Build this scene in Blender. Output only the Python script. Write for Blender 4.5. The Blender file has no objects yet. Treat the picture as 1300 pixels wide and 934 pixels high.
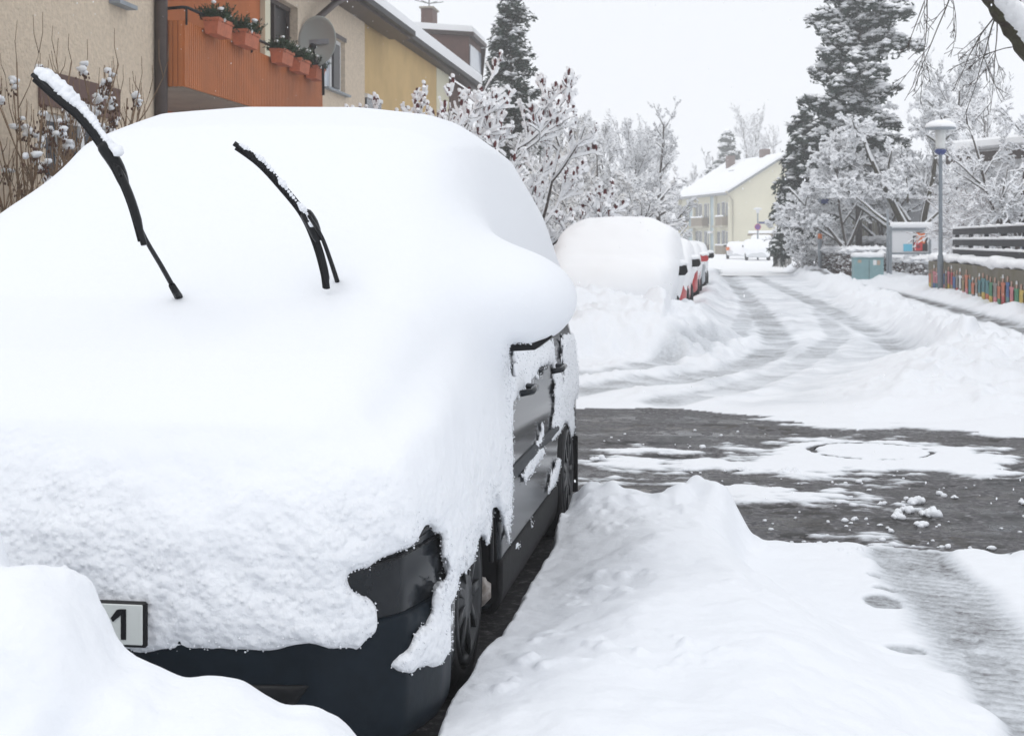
import bpy, math, random
import numpy as np
random.seed(7)
rng = np.random.default_rng(11)
# ------------------------------------------------------------------ camera geometry
FPX = 1850.0; HC = 1.5; TH = math.radians(8.75); CT = math.cos(TH); ST = math.sin(TH)
def at(px, py, D):
    """world point seen at photo pixel (1300 wide) at depth D metres"""
    u = (px-650)/FPX; v = (305-py)/FPX
    return (D*(-ST+u*CT), D*(CT+u*ST), HC+v*D)
def gp(px, py, z=0.0):
    return at(px, py, (HC-z)*FPX/(py-305.0))[:2]
def gpoly(pts, z=0.0):
    return np.array([gp(a, b, z) for a, b in pts])

C = bpy.context.scene.collection
scene = bpy.context.scene
# ------------------------------------------------------------------ noise and signed distances
_T = rng.random((64, 64, 64)).astype(np.float32)
def vnoise(x, y, z):
    x = np.asarray(x, np.float32); y = np.asarray(y, np.float32); z = np.asarray(z, np.float32)
    xi = np.floor(x); yi = np.floor(y); zi = np.floor(z)
    fx = x-xi; fy = y-yi; fz = z-zi
    fx = fx*fx*(3-2*fx); fy = fy*fy*(3-2*fy); fz = fz*fz*(3-2*fz)
    xi = xi.astype(np.int32) & 63; yi = yi.astype(np.int32) & 63; zi = zi.astype(np.int32) & 63
    x1 = (xi+1) & 63; y1 = (yi+1) & 63; z1 = (zi+1) & 63
    a = _T[xi, yi, zi]*(1-fx)+_T[x1, yi, zi]*fx
    b = _T[xi, y1, zi]*(1-fx)+_T[x1, y1, zi]*fx
    c = _T[xi, yi, z1]*(1-fx)+_T[x1, yi, z1]*fx
    d = _T[xi, y1, z1]*(1-fx)+_T[x1, y1, z1]*fx
    return ((a*(1-fy)+b*fy)*(1-fz)+(c*(1-fy)+d*fy)*fz)*2-1
def fbm(x, y, z, sc, octv=3, gain=.5):
    s = 0; a = 1; f = 1.0/sc
    for o in range(octv):
        t = .9*o+.6; ca, sa = math.cos(t), math.sin(t)
        s = s+a*vnoise((x*ca-y*sa)*f+o*17.3, (x*sa+y*ca)*f+o*5.1, z*f+(x+y)*f*.31+o*9.7); a *= gain; f *= 2.03
    return s
def polysdf(px, py, P):
    """signed distance (negative inside) to polygon P, numpy arrays"""
    P = np.asarray(P, float); n = len(P)
    d = np.full(px.shape, 1e9); sgn = np.ones(px.shape)
    j = n-1
    for i in range(n):
        ex = P[j, 0]-P[i, 0]; ey = P[j, 1]-P[i, 1]
        wx = px-P[i, 0]; wy = py-P[i, 1]
        t = np.clip((wx*ex+wy*ey)/(ex*ex+ey*ey+1e-12), 0, 1)
        bx = wx-ex*t; by = wy-ey*t
        d = np.minimum(d, bx*bx+by*by)
        c1 = py >= P[i, 1]; c2 = py < P[j, 1]; c3 = ex*wy > ey*wx
        fl = (c1 & c2 & c3) | (~c1 & ~c2 & ~c3)
        sgn = np.where(fl, -sgn, sgn)
        j = i
    return sgn*np.sqrt(d)
def linedist(px, py, P):
    d = np.full(px.shape, 1e9)
    for i in range(len(P)-1):
        ex = P[i+1][0]-P[i][0]; ey = P[i+1][1]-P[i][1]
        wx = px-P[i][0]; wy = py-P[i][1]
        t = np.clip((wx*ex+wy*ey)/(ex*ex+ey*ey+1e-12), 0, 1)
        d = np.minimum(d, (wx-ex*t)**2+(wy-ey*t)**2)
    return np.sqrt(d)
def smax(a, b, k):
    h = np.maximum(k-np.abs(a-b), 0)/k
    return np.maximum(a, b)+h*h*k*.25
def smin(a, b, k):
    return -smax(-a, -b, k)
def sstep(a, b, x):
    t = np.clip((x-a)/(b-a), 0, 1); return t*t*(3-2*t)

# ------------------------------------------------------------------ mesh helpers
def link_mesh(name, verts, faces, mat=None, parent=None, smooth=True, attr=None):
    """verts (n,3) array; faces: (m,3|4) int array or list of such arrays"""
    verts = np.asarray(verts, np.float32)
    fl = faces if isinstance(faces, list) else [faces]
    fl = [np.asarray(f, np.int32) for f in fl if len(f)]
    me = bpy.data.meshes.new(name)
    nl = sum(f.size for f in fl); nf = sum(len(f) for f in fl)
    me.vertices.add(len(verts)); me.vertices.foreach_set('co', verts.ravel())
    me.loops.add(nl); me.polygons.add(nf)
    li = np.concatenate([f.ravel() for f in fl])
    tot = np.concatenate([np.full(len(f), f.shape[1], np.int32) for f in fl])
    st = np.concatenate([[0], np.cumsum(tot)[:-1]]).astype(np.int32)
    me.loops.foreach_set('vertex_index', li)
    me.polygons.foreach_set('loop_start', st)
    me.polygons.foreach_set('use_smooth', np.full(nf, smooth, bool))
    me.update(calc_edges=True)
    if attr:
        for k, a in attr.items():
            at_ = me.attributes.new(k, 'FLOAT', 'POINT'); at_.data.foreach_set('value', np.asarray(a, np.float32))
    me.validate()
    if mat: me.materials.append(mat)
    o = bpy.data.objects.new(name, me); C.objects.link(o)
    if parent: o.parent = parent
    return o

class MB:
    """collects shapes into one mesh (small python lists)"""
    def __init__(s): s.v = []; s.f3 = []; s.f4 = []
    def add(s, vs, fs):
        b = len(s.v); s.v.extend([tuple(map(float, v)) for v in vs])
        for f in fs:
            g = [b+i for i in f]
            if len(g) == 4: s.f4.append(g)
            elif len(g) == 3: s.f3.append(g)
            else:
                for k in range(1, len(g)-1): s.f3.append([g[0], g[k], g[k+1]])
    def box(s, x0, x1, y0, y1, z0, z1, bev=0):
        if bev <= 0:
            vs = [(x, y, z) for x in (x0, x1) for y in (y0, y1) for z in (z0, z1)]
            s.add(vs, [(0, 1, 3, 2), (4, 6, 7, 5), (0, 4, 5, 1), (2, 3, 7, 6), (0, 2, 6, 4), (1, 5, 7, 3)]); return s
        b = bev
        vs = []; 
        for x, ax in ((x0, 1), (x1, -1)):
            for y, ay in ((y0, 1), (y1, -1)):
                for z, az in ((z0, 1), (z1, -1)):
                    vs += [(x, y+ay*b, z+az*b), (x+ax*b, y, z+az*b), (x+ax*b, y+ay*b, z)]
        def i(a, c, d, k): return ((a*2+c)*2+d)*3+k
        F = []
        for a in (0, 1):
            q = [i(a, 0, 0, 0), i(a, 1, 0, 0), i(a, 1, 1, 0), i(a, 0, 1, 0)]; F.append(q if a else q[::-1])
            q = [i(0, a, 0, 1), i(0, a, 1, 1), i(1, a, 1, 1), i(1, a, 0, 1)]; F.append(q if a else q[::-1])
            q = [i(0, 0, a, 2), i(1, 0, a, 2), i(1, 1, a, 2), i(0, 1, a, 2)]; F.append(q if a else q[::-1])
        for a in (0, 1):
            for c in (0, 1):
                F.append([i(a, c, 0, 0), i(a, c, 1, 0), i(a, c, 1, 1), i(a, c, 0, 1)] if a != c else [i(a, c, 0, 1), i(a, c, 1, 1), i(a, c, 1, 0), i(a, c, 0, 0)])
                F.append([i(a, 0, c, 0), i(a, 0, c, 2), i(a, 1, c, 2), i(a, 1, c, 0)] if a != c else [i(a, 1, c, 0), i(a, 1, c, 2), i(a, 0, c, 2), i(a, 0, c, 0)])
                F.append([i(0, a, c, 1), i(0, a, c, 2), i(1, a, c, 2), i(1, a, c, 1)] if a == c else [i(1, a, c, 1), i(1, a, c, 2), i(0, a, c, 2), i(0, a, c, 1)])
                for d in (0, 1):
                    F.append([i(a, c, d, 0), i(a, c, d, 1), i(a, c, d, 2)])
        s.add(vs, F); return s
    def beam(s, p0, p1, w, h, up=(0, 0, 1)):
        p0 = np.array(p0, float); p1 = np.array(p1, float); d = p1-p0; d /= np.linalg.norm(d)
        a = np.cross(d, up); a /= np.linalg.norm(a)+1e-9; b = np.cross(a, d)
        vs = []
        for p in (p0, p1):
            for i, j in ((-1, -1), (1, -1), (1, 1), (-1, 1)): vs.append(p+a*i*w/2+b*j*h/2)
        s.add(vs, [(3, 2, 1, 0), (4, 5, 6, 7), (0, 1, 5, 4), (1, 2, 6, 5), (2, 3, 7, 6), (3, 0, 4, 7)]); return s
    def tube(s, pts, rad, n=10, cap=True, sq=(1, 1)):
        pts = [np.array(p, float) for p in pts]; m = len(pts)
        if not hasattr(rad, '__len__'): rad = [rad]*m
        ref = np.array((0, 0, 1.0))
        d0 = pts[1]-pts[0]; d0 /= np.linalg.norm(d0)
        if abs(d0[2]) > .95: ref = np.array((1.0, 0, 0))
        vs = []
        for k in range(m):
            d = pts[min(k+1, m-1)]-pts[max(k-1, 0)]; d /= np.linalg.norm(d)+1e-9
            a = np.cross(d, ref); a /= np.linalg.norm(a)+1e-9; b = np.cross(a, d)
            for i in range(n):
                t = 2*math.pi*i/n
                vs.append(pts[k]+(a*math.cos(t)*sq[0]+b*math.sin(t)*sq[1])*rad[k])
        F = [(k*n+i, k*n+(i+1) % n, (k+1)*n+(i+1) % n, (k+1)*n+i) for k in range(m-1) for i in range(n)]
        if cap: F += [tuple(range(n))[::-1], tuple((m-1)*n+i for i in range(n))]
        s.add(vs, F); return s
    def lathe(s, c, prof, n=24, axis='z'):
        vs = []
        for r, h in prof:
            for i in range(n):
                t = 2*math.pi*i/n; a, b = r*math.cos(t), r*math.sin(t)
                vs.append((c[0]+a, c[1]+b, c[2]+h) if axis == 'z' else ((c[0]+h, c[1]+a, c[2]+b) if axis == 'x' else (c[0]+a, c[1]+h, c[2]+b)))
        m = len(prof)
        F = [(k*n+i, k*n+(i+1) % n, (k+1)*n+(i+1) % n, (k+1)*n+i) for k in range(m-1) for i in range(n)]
        F += [tuple(range(n))[::-1], tuple((m-1)*n+i for i in range(n))]
        s.add(vs, F); return s
    def prism(s, poly, a0, a1, axis='y'):
        """polygon in the other two axes extruded along axis"""
        n = len(poly); vs = []
        for a in (a0, a1):
            for p, q in poly:
                vs.append({'y': (p, a, q), 'x': (a, p, q), 'z': (p, q, a)}[axis])
        F = [tuple(range(n)), tuple(range(n, 2*n))[::-1]]+[(i, i+n, (i+1) % n+n, (i+1) % n) for i in range(n)]
        s.add(vs, F); return s
    def blob(s, c, r, n=8, jit=.15, flat=1.0, seed=None):
        R = random.Random(seed if seed is not None else random.random())
        rx, ry, rz = (r if hasattr(r, '__len__') else (r, r, r*flat)); vs = [(c[0], c[1], c[2]-rz)]; m = max(3, n//2+1)
        for k in range(1, m):
            ph = -math.pi/2+math.pi*k/m
            for i in range(n):
                t = 2*math.pi*i/n; q = 1+R.uniform(-jit, jit)
                vs.append((c[0]+rx*math.cos(ph)*math.cos(t)*q, c[1]+ry*math.cos(ph)*math.sin(t)*q, c[2]+rz*math.sin(ph)*q))
        vs.append((c[0], c[1], c[2]+rz)); L = len(vs)-1
        F = [(0, 1+(i+1) % n, 1+i) for i in range(n)]
        for k in range(m-2):
            for i in range(n): F.append((1+k*n+i, 1+k*n+(i+1) % n, 1+(k+1)*n+(i+1) % n, 1+(k+1)*n+i))
        F += [(L, L-n+i, L-n+(i+1) % n) for i in range(n)]
        s.add(vs, F); return s
    def build(s, name, mat, parent=None, smooth=False, sub=0):
        o = link_mesh(name, s.v, [np.array(s.f4, np.int32).reshape(-1, 4), np.array(s.f3, np.int32).reshape(-1, 3)], mat, parent, smooth)
        return o

def surfnets(val, lo, h):
    """isosurface 0 of val (negative inside) on a grid; returns verts, quads"""
    nx, ny, nz = val.shape
    ins = val < 0
    c = np.zeros((nx-1, ny-1, nz-1), np.int8)
    for a in (0, 1):
        for b in (0, 1):
            for d in (0, 1): c += ins[a:nx-1+a, b:ny-1+b, d:nz-1+d]
    act = (c > 0) & (c < 8)
    I = np.argwhere(act); idx = np.full(act.shape, -1, np.int32); idx[act] = np.arange(len(I))
    acc = np.zeros((len(I), 3)); cnt = np.zeros(len(I))
    cor = [(a, b, d) for a in (0, 1) for b in (0, 1) for d in (0, 1)]
    vals = {k: val[I[:, 0]+k[0], I[:, 1]+k[1], I[:, 2]+k[2]] for k in cor}
    for p in cor:
        for ax in range(3):
            if p[ax] == 0:
                q = list(p); q[ax] = 1; q = tuple(q)
                a, b = vals[p], vals[q]; m = (a < 0) != (b < 0)
                t = np.where(m, a/np.where(a == b, 1, a-b), 0)
                P = np.array(p, float)[None, :].repeat(len(I), 0); P[:, ax] += t
                acc += P*m[:, None]; cnt += m
    V = (I+acc/cnt[:, None])*h+np.array(lo)
    Q = []
    for ax in range(3):
        s0 = [slice(None)]*3; s1 = [slice(None)]*3; s0[ax] = slice(0, -1); s1[ax] = slice(1, None)
        A = ins[tuple(s0)]; B = ins[tuple(s1)]
        o1, o2 = (ax+1) % 3, (ax+2) % 3
        E = np.argwhere(A != B)
        ok = (E[:, o1] > 0) & (E[:, o2] > 0) & (E[:, o1] < val.shape[o1]-1) & (E[:, o2] < val.shape[o2]-1)
        E = E[ok]; fl = A[E[:, 0], E[:, 1], E[:, 2]]
        def g(d1, d2):
            e = E.copy(); e[:, o1] += d1; e[:, o2] += d2; return idx[e[:, 0], e[:, 1], e[:, 2]]
        q = np.stack([g(-1, -1), g(0, -1), g(0, 0), g(-1, 0)], 1)
        q[~fl] = q[~fl][:, ::-1]
        Q.append(q)
    return V, np.concatenate(Q)
def relax(V, Q, it=2, w=.5):
    V = V.copy()
    for _ in range(it):
        s = np.zeros_like(V); n = np.zeros(len(V))
        for a, b in ((0, 1), (1, 2), (2, 3), (3, 0)):
            for i, j in ((a, b), (b, a)):
                np.add.at(n, Q[:, i], 1)
                for k in range(3): s[:, k] += np.bincount(Q[:, i], V[Q[:, j], k], len(V))
        V = V*(1-w)+w*s/np.maximum(n, 1)[:, None]
    return V
def drop_bits(V, Q, minf=60):
    """remove loose islands with few faces"""
    lab = np.arange(len(V))
    for _ in range(400):
        m = lab[Q].min(1); new = lab.copy()
        for k in range(4): np.minimum.at(new, Q[:, k], m)
        new = new[new]
        if (new == lab).all(): break
        lab = new
    fl = lab[Q[:, 0]]; u, inv, c = np.unique(fl, return_inverse=True, return_counts=True)
    Q = Q[c[inv] >= minf]
    used = np.unique(Q); mp = np.full(len(V), -1); mp[used] = np.arange(len(used))
    return V[used], mp[Q]
def iso(fn, lo, hi, h, it=1):
    """fn(X,Y,Z broadcastable) -> array"""
    xs = np.arange(lo[0], hi[0]+h, h, dtype=np.float32); ys = np.arange(lo[1], hi[1]+h, h, dtype=np.float32); zs = np.arange(lo[2], hi[2]+h, h, dtype=np.float32)
    X = xs[:, None, None]; Y = ys[None, :, None]; Z = zs[None, None, :]
    val = fn(X, Y, Z)
    val = np.broadcast_to(val, (len(xs), len(ys), len(zs))).astype(np.float32)
    V, Q = surfnets(val, (xs[0], ys[0], zs[0]), h)
    if it and len(V): V = relax(V, Q, it)
    return V, Q

# ------------------------------------------------------------------ things
def thing(name, label, cat, loc=(0, 0, 0), rotz=0, group=None):
    o = bpy.data.objects.new(name, None); C.objects.link(o); o.empty_display_size = .2
    o.location = loc; o.rotation_euler = (0, 0, rotz); o['label'] = label; o['category'] = cat
    if group: o['group'] = group
    return o
def tag(o, label, cat, group=None, kind=None):
    o['label'] = label; o['category'] = cat
    if group: o['group'] = group
    if kind: o['kind'] = kind
    return o
def struct(o, label=None, cat=None):
    o['kind'] = 'structure'
    if label: o['label'] = label
    if cat: o['category'] = cat
    return o
def sub(p, base): return (p[0]-base[0], p[1]-base[1], p[2]-base[2])

# ------------------------------------------------------------------ materials
def mat(name, col, rough=.7, noise=0, nscale=8, bump=0, bscale=40, metal=0, spec=.5, col2=None, coat=0, detail=4, bdist=.01, hue=None):
    m = bpy.data.materials.new(name); m.use_nodes = True; nt = m.node_tree; b = nt.nodes['Principled BSDF']
    b.inputs['Base Color'].default_value = (*col, 1); b.inputs['Roughness'].default_value = rough
    b.inputs['Metallic'].default_value = metal; b.inputs['Specular IOR Level'].default_value = spec
    b.inputs['Coat Weight'].default_value = coat; b.inputs['Coat Roughness'].default_value = .05
    tc = nt.nodes.new('ShaderNodeTexCoord')
    if noise or col2:
        n = nt.nodes.new('ShaderNodeTexNoise'); n.inputs['Scale'].default_value = nscale; n.inputs['Detail'].default_value = detail; n.inputs['Roughness'].default_value = .65
        nt.links.new(tc.outputs['Object'], n.inputs['Vector'])
        r = nt.nodes.new('ShaderNodeValToRGB')
        c2 = col2 if col2 else tuple(c*(1-noise) for c in col)
        c1 = col if col2 else tuple(min(1, c*(1+noise)) for c in col)
        r.color_ramp.elements[0].position = .35; r.color_ramp.elements[1].position = .65
        r.color_ramp.elements[0].color = (*c2, 1); r.color_ramp.elements[1].color = (*c1, 1)
        nt.links.new(n.outputs['Fac'], r.inputs['Fac']); nt.links.new(r.outputs['Color'], b.inputs['Base Color'])
    if bump:
        n2 = nt.nodes.new('ShaderNodeTexNoise'); n2.inputs['Scale'].default_value = bscale; n2.inputs['Detail'].default_value = 5
        nt.links.new(tc.outputs['Object'], n2.inputs['Vector'])
        bp = nt.nodes.new('ShaderNodeBump'); bp.inputs['Strength'].default_value = bump; bp.inputs['Distance'].default_value = bdist
        nt.links.new(n2.outputs['Fac'], bp.inputs['Height']); nt.links.new(bp.outputs['Normal'], b.inputs['Normal'])
    return m
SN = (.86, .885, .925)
def snow_mat(name, b1=.35, s1=60, d1=.006, b2=.5, s2=9, d2=.02, crumb_relief=False):
    m = mat(name, SN, .62, spec=.25); nt = m.node_tree; b = nt.nodes['Principled BSDF']
    tc = nt.nodes['Texture Coordinate']
    n1 = nt.nodes.new('ShaderNodeTexNoise'); n1.inputs['Scale'].default_value = s1; n1.inputs['Detail'].default_value = 6; n1.inputs['Roughness'].default_value = .7
    n2 = nt.nodes.new('ShaderNodeTexNoise'); n2.inputs['Scale'].default_value = s2; n2.inputs['Detail'].default_value = 4
    for n in (n1, n2): nt.links.new(tc.outputs['Object'], n.inputs['Vector'])
    p1 = nt.nodes.new('ShaderNodeBump'); p1.inputs['Strength'].default_value = b1; p1.inputs['Distance'].default_value = d1
    p2 = nt.nodes.new('ShaderNodeBump'); p2.inputs['Strength'].default_value = b2; p2.inputs['Distance'].default_value = d2
    nt.links.new(n1.outputs['Fac'], p1.inputs['Height']); nt.links.new(n2.outputs['Fac'], p2.inputs['Height'])
    nt.links.new(p2.outputs['Normal'], p1.inputs['Normal']); nt.links.new(p1.outputs['Normal'], b.inputs['Normal'])
    if crumb_relief:
        # crumbly snow: deeper granular relief where the 'crumbly' attribute says the fallen edge is coarse
        a = nt.nodes.new('ShaderNodeAttribute'); a.attribute_name = 'crumbly'
        n3 = nt.nodes.new('ShaderNodeTexNoise'); n3.inputs['Scale'].default_value = 22; n3.inputs['Detail'].default_value = 5; n3.inputs['Roughness'].default_value = .6
        v = nt.nodes.new('ShaderNodeTexVoronoi'); v.inputs['Scale'].default_value = 48; v.feature = 'SMOOTH_F1'
        nt.links.new(tc.outputs['Object'], n3.inputs['Vector']); nt.links.new(tc.outputs['Object'], v.inputs['Vector'])
        sb = nt.nodes.new('ShaderNodeMath'); sb.operation = 'SUBTRACT'; nt.links.new(n3.outputs['Fac'], sb.inputs[0])
        h5 = nt.nodes.new('ShaderNodeMath'); h5.operation = 'MULTIPLY'; h5.inputs[1].default_value = 1.1; nt.links.new(v.outputs['Distance'], h5.inputs[0]); nt.links.new(h5.outputs[0], sb.inputs[1])
        p3 = nt.nodes.new('ShaderNodeBump'); p3.inputs['Distance'].default_value = .010
        nt.links.new(a.outputs['Fac'], p3.inputs['Strength']); nt.links.new(sb.outputs[0], p3.inputs['Height'])
        nt.links.new(p1.outputs['Normal'], p3.inputs['Normal']); nt.links.new(p3.outputs['Normal'], b.inputs['Normal'])
    return m
M = {}
M['carsnow'] = snow_mat('car_snow', .4, 75, .004, .35, 14, .008, crumb_relief=True)
M['snow'] = snow_mat('snow', .45, 75, .004, .35, 14, .008)
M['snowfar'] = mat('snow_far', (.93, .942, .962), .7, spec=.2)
M['stucco'] = mat('stucco', (.62, .52, .405), .95, noise=.10, nscale=13, bump=1.0, bscale=22, bdist=.03)
M['greystucco'] = mat('grey_stucco', (.36, .31, .255), .9, noise=.1, nscale=1.3, bump=.8, bscale=28, bdist=.02)
M['yellow'] = mat('yellow_render', (.55, .385, .175), .9, noise=.08, nscale=1.0, bump=.4, bscale=30)
M['cream'] = mat('cream_render', (.66, .63, .49), .9, noise=.04, nscale=.4)
M['creamdark'] = mat('cream_render_dull', (.40, .37, .29), .9, noise=.06, nscale=.5)
M['greywall'] = mat('pale_grey_render', (.74, .75, .77), .9, noise=.05, nscale=.6)
M['orange'] = mat('orange_panel', (.46, .142, .036), .6, noise=.10, nscale=2.2, bump=.1)
M['orangewall'] = mat('orange_wall', (.44, .125, .03), .85, noise=.10, nscale=1.5)
M['concrete'] = mat('concrete', (.33, .29, .24), .9, noise=.12, nscale=2.5, bump=.2)
M['brown'] = mat('brown_metal', (.045, .030, .026), .5, noise=.2, nscale=6)
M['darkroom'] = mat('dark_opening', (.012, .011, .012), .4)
M['black'] = mat('black_plastic', (.004, .0045, .006), .4, spec=.25, noise=.3, nscale=25)
M['tyre'] = mat('tyre_rubber', (.007, .007, .008), .7, spec=.2, noise=.3, nscale=20, bump=.2)
M['rim'] = mat('wheel_cover', (.022, .024, .027), .35, metal=.2, spec=.3)
M['reflector'] = mat('lamp_reflector', (.05, .065, .08), .15, spec=.5)
M['paint'] = mat('dark_blue_paint', (.003, .006, .010), .13, spec=.30, coat=.0, col2=(.012, .015, .019), nscale=5)
M['bumper'] = mat('bumper_plastic', (.007, .0125, .019), .42, spec=.12, noise=.15, nscale=12, bump=.06)
M['glass'] = mat('car_glass', (.004, .006, .009), .08, spec=.3)
M['lamp'] = mat('headlamp_lens', (.002, .003, .005), .10, spec=.10, noise=.5, nscale=9)
M['pane'] = mat('window_pane', (.035, .045, .06), .15, spec=.4)
M['paneblue'] = mat('curtained_pane', (.42, .47, .54), .15, spec=.8, noise=.12, nscale=1.5)
M['white'] = mat('white_paint', (.74, .75, .76), .5)
M['plate'] = mat('plate_white', (.62, .65, .63), .4)
M['grey'] = mat('grey_metal', (.20, .21, .22), .5, noise=.1)
M['postgrey'] = mat('galvanised_post', (.23, .26, .29), .5, noise=.12, nscale=5)
M['postdark'] = mat('lamp_post_grey', (.16, .19, .22), .5, noise=.12, nscale=5)
M['terra'] = mat('terracotta', (.46, .13, .06), .7, noise=.15, nscale=10)
M['green'] = mat('fir_twigs', (.022, .05, .016), .7, noise=.5, nscale=9)
M['needle'] = mat('needles', (.014, .032, .021), .8, noise=.4, nscale=3)
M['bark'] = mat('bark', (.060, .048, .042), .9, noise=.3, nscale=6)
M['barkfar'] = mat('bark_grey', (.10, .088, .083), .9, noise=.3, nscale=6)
M['barkred'] = mat('bark_reddish', (.125, .066, .060), .9, noise=.3, nscale=6)
M['barktan'] = mat('lilac_stem', (.19, .125, .075), .85, noise=.3, nscale=12)
M['moss'] = mat('mossy_bark', (.060, .058, .028), .95, col2=(.04, .026, .02), nscale=9, bump=.8, bscale=25, bdist=.03)
M['seed'] = mat('seed_heads', (.085, .040, .026), .9, noise=.4, nscale=30)
M['fruit'] = mat('sumac_fruit', (.085, .012, .014), .85, noise=.5, nscale=14)
M['blue'] = mat('blue_enamel', (.01, .10, .42), .35)
M['navy'] = mat('navy_plastic', (.01, .03, .16), .35)
M['teal'] = mat('teal_cabinet', (.20, .34, .36), .55, noise=.08, nscale=3)
M['tealglass'] = mat('stair_glazing', (.24, .34, .37), .3, noise=.08, nscale=.8)
M['brick'] = mat('brown_cladding', (.125, .072, .060), .85, noise=.12, nscale=2)
M['beigepanel'] = mat('balcony_panel', (.22, .175, .12), .8, noise=.08, nscale=1)
M['winered'] = mat('garage_red', (.12, .04, .045), .7, noise=.1)
M['redpaint'] = mat('red_paint', (.45, .012, .015), .3, coat=.6)
M['silver'] = mat('silver_paint', (.36, .39, .42), .3, metal=.4, coat=.6)
M['whitecar'] = mat('white_car_paint', (.68, .70, .72), .3, coat=.6)
M['fencewood'] = mat('dark_fence_wood', (.012, .013, .017), .75, noise=.3, nscale=5)
M['greywood'] = mat('grey_wood', (.20, .20, .195), .85, noise=.25, nscale=5)
M['mosswall'] = mat('mossy_concrete', (.125, .108, .062), .95, col2=(.17, .155, .13), nscale=1.6, bump=.3, bscale=12)
M['iron'] = mat('cast_iron', (.03, .03, .032), .6, noise=.3, nscale=20, metal=.3)
M['orangeposter'] = mat('orange_poster', (.72, .16, .02), .5)
M['redposter'] = mat('red_poster', (.55, .035, .04), .5)
M['cyanposter'] = mat('light_blue_poster', (.13, .50, .68), .5)
M['sticker'] = mat('beige_sticker', (.45, .34, .25), .6)
M['dishmat'] = mat('dish_grey', (.33, .37, .36), .5)
M['purple'] = mat('sign_face', (.10, .03, .30), .4)
M['lampglass'] = mat('frosted_glass', (.62, .63, .62), .25, noise=.05, nscale=9)
M['amber'] = mat('amber_lens', (.7, .16, .02), .3)
# ================================================================== FRONT CAR
CARX, CARY = -1.72, 3.65
def car_px(X, Y, Z, ox=CARX, oy=CARY):
    wx = X+ox; wy = Y+oy
    D = -wx*ST+wy*CT; R = wx*CT+wy*ST
    D = np.maximum(D, .5)
    return 650+FPX*R/D+0*Z, 305-FPX*(Z-HC)/D, D
BODY_SIDE = [(.04, .13), (0, .2), (-.01, .55), (.03, .72), (.16, .88), (.55, 1.02), (.98, 1.12), (1.45, 1.44), (1.95, 1.70), (2.5, 1.78), (3.2, 1.73), (3.95, 1.55), (4.40, 1.12), (4.52, .95), (4.55, .25), (4.45, .16)]
BODY_FRONT = [(-.89, .10), (.89, .10), (.90, .45), (.90, .75), (.86, .98), (.80, 1.12), (.66, 1.52), (.56, 1.72), (.3, 1.80), (-.3, 1.80), (-.56, 1.72), (-.66, 1.52), (-.80, 1.12), (-.86, .98), (-.90, .75), (-.90, .45)]
BODY_TOP = [(-.90, .42), (-.82, .20), (-.62, .06), (-.3, .0), (.3, .0), (.62, .06), (.82, .20), (.90, .42), (.90, 4.1), (.80, 4.45), (.4, 4.56), (-.4, 4.56), (-.80, 4.45), (-.90, 4.1)]
def hull(X, Y, Z, side, front, top, k):
    Y2, Z2 = np.broadcast_arrays(Y[0], Z[0]); s = polysdf(Y2, Z2, side)[None]
    X2, Z2 = np.broadcast_arrays(X[:, 0], Z[0]); f = polysdf(X2, Z2, front)[:, None, :]
    X2, Y2 = np.broadcast_arrays(X[..., 0], Y[..., 0]); t = polysdf(X2, Y2, top)[..., None]
    return smax(smax(s, f, k), t, k)
def body_fn(X, Y, Z, arches=True, k=.10, side=BODY_SIDE, front=BODY_FRONT, top=BODY_TOP, wy=(1.08, 3.68)):
    d = hull(X, Y, Z, side, front, top, k)
    if arches:
        for c in wy:
            a = np.maximum(np.sqrt(((Y-c-(.08 if c < 2 else 0))/(1.06 if c < 2 else 1.04))**2+(Z-.32)**2)-.395, .60-np.abs(X))
            d = smax(d, -a, .015)
    return d
car = thing('parked_car', 'dark car buried under thick smooth snow in the foreground, both wipers lifted', 'car', (CARX, CARY, 0))
V, Q = iso(body_fn, (-1, -.1, .1), (1, 4.7, 1.9), .022, 3)
link_mesh('body', V, Q, M['paint'], car)
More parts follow.
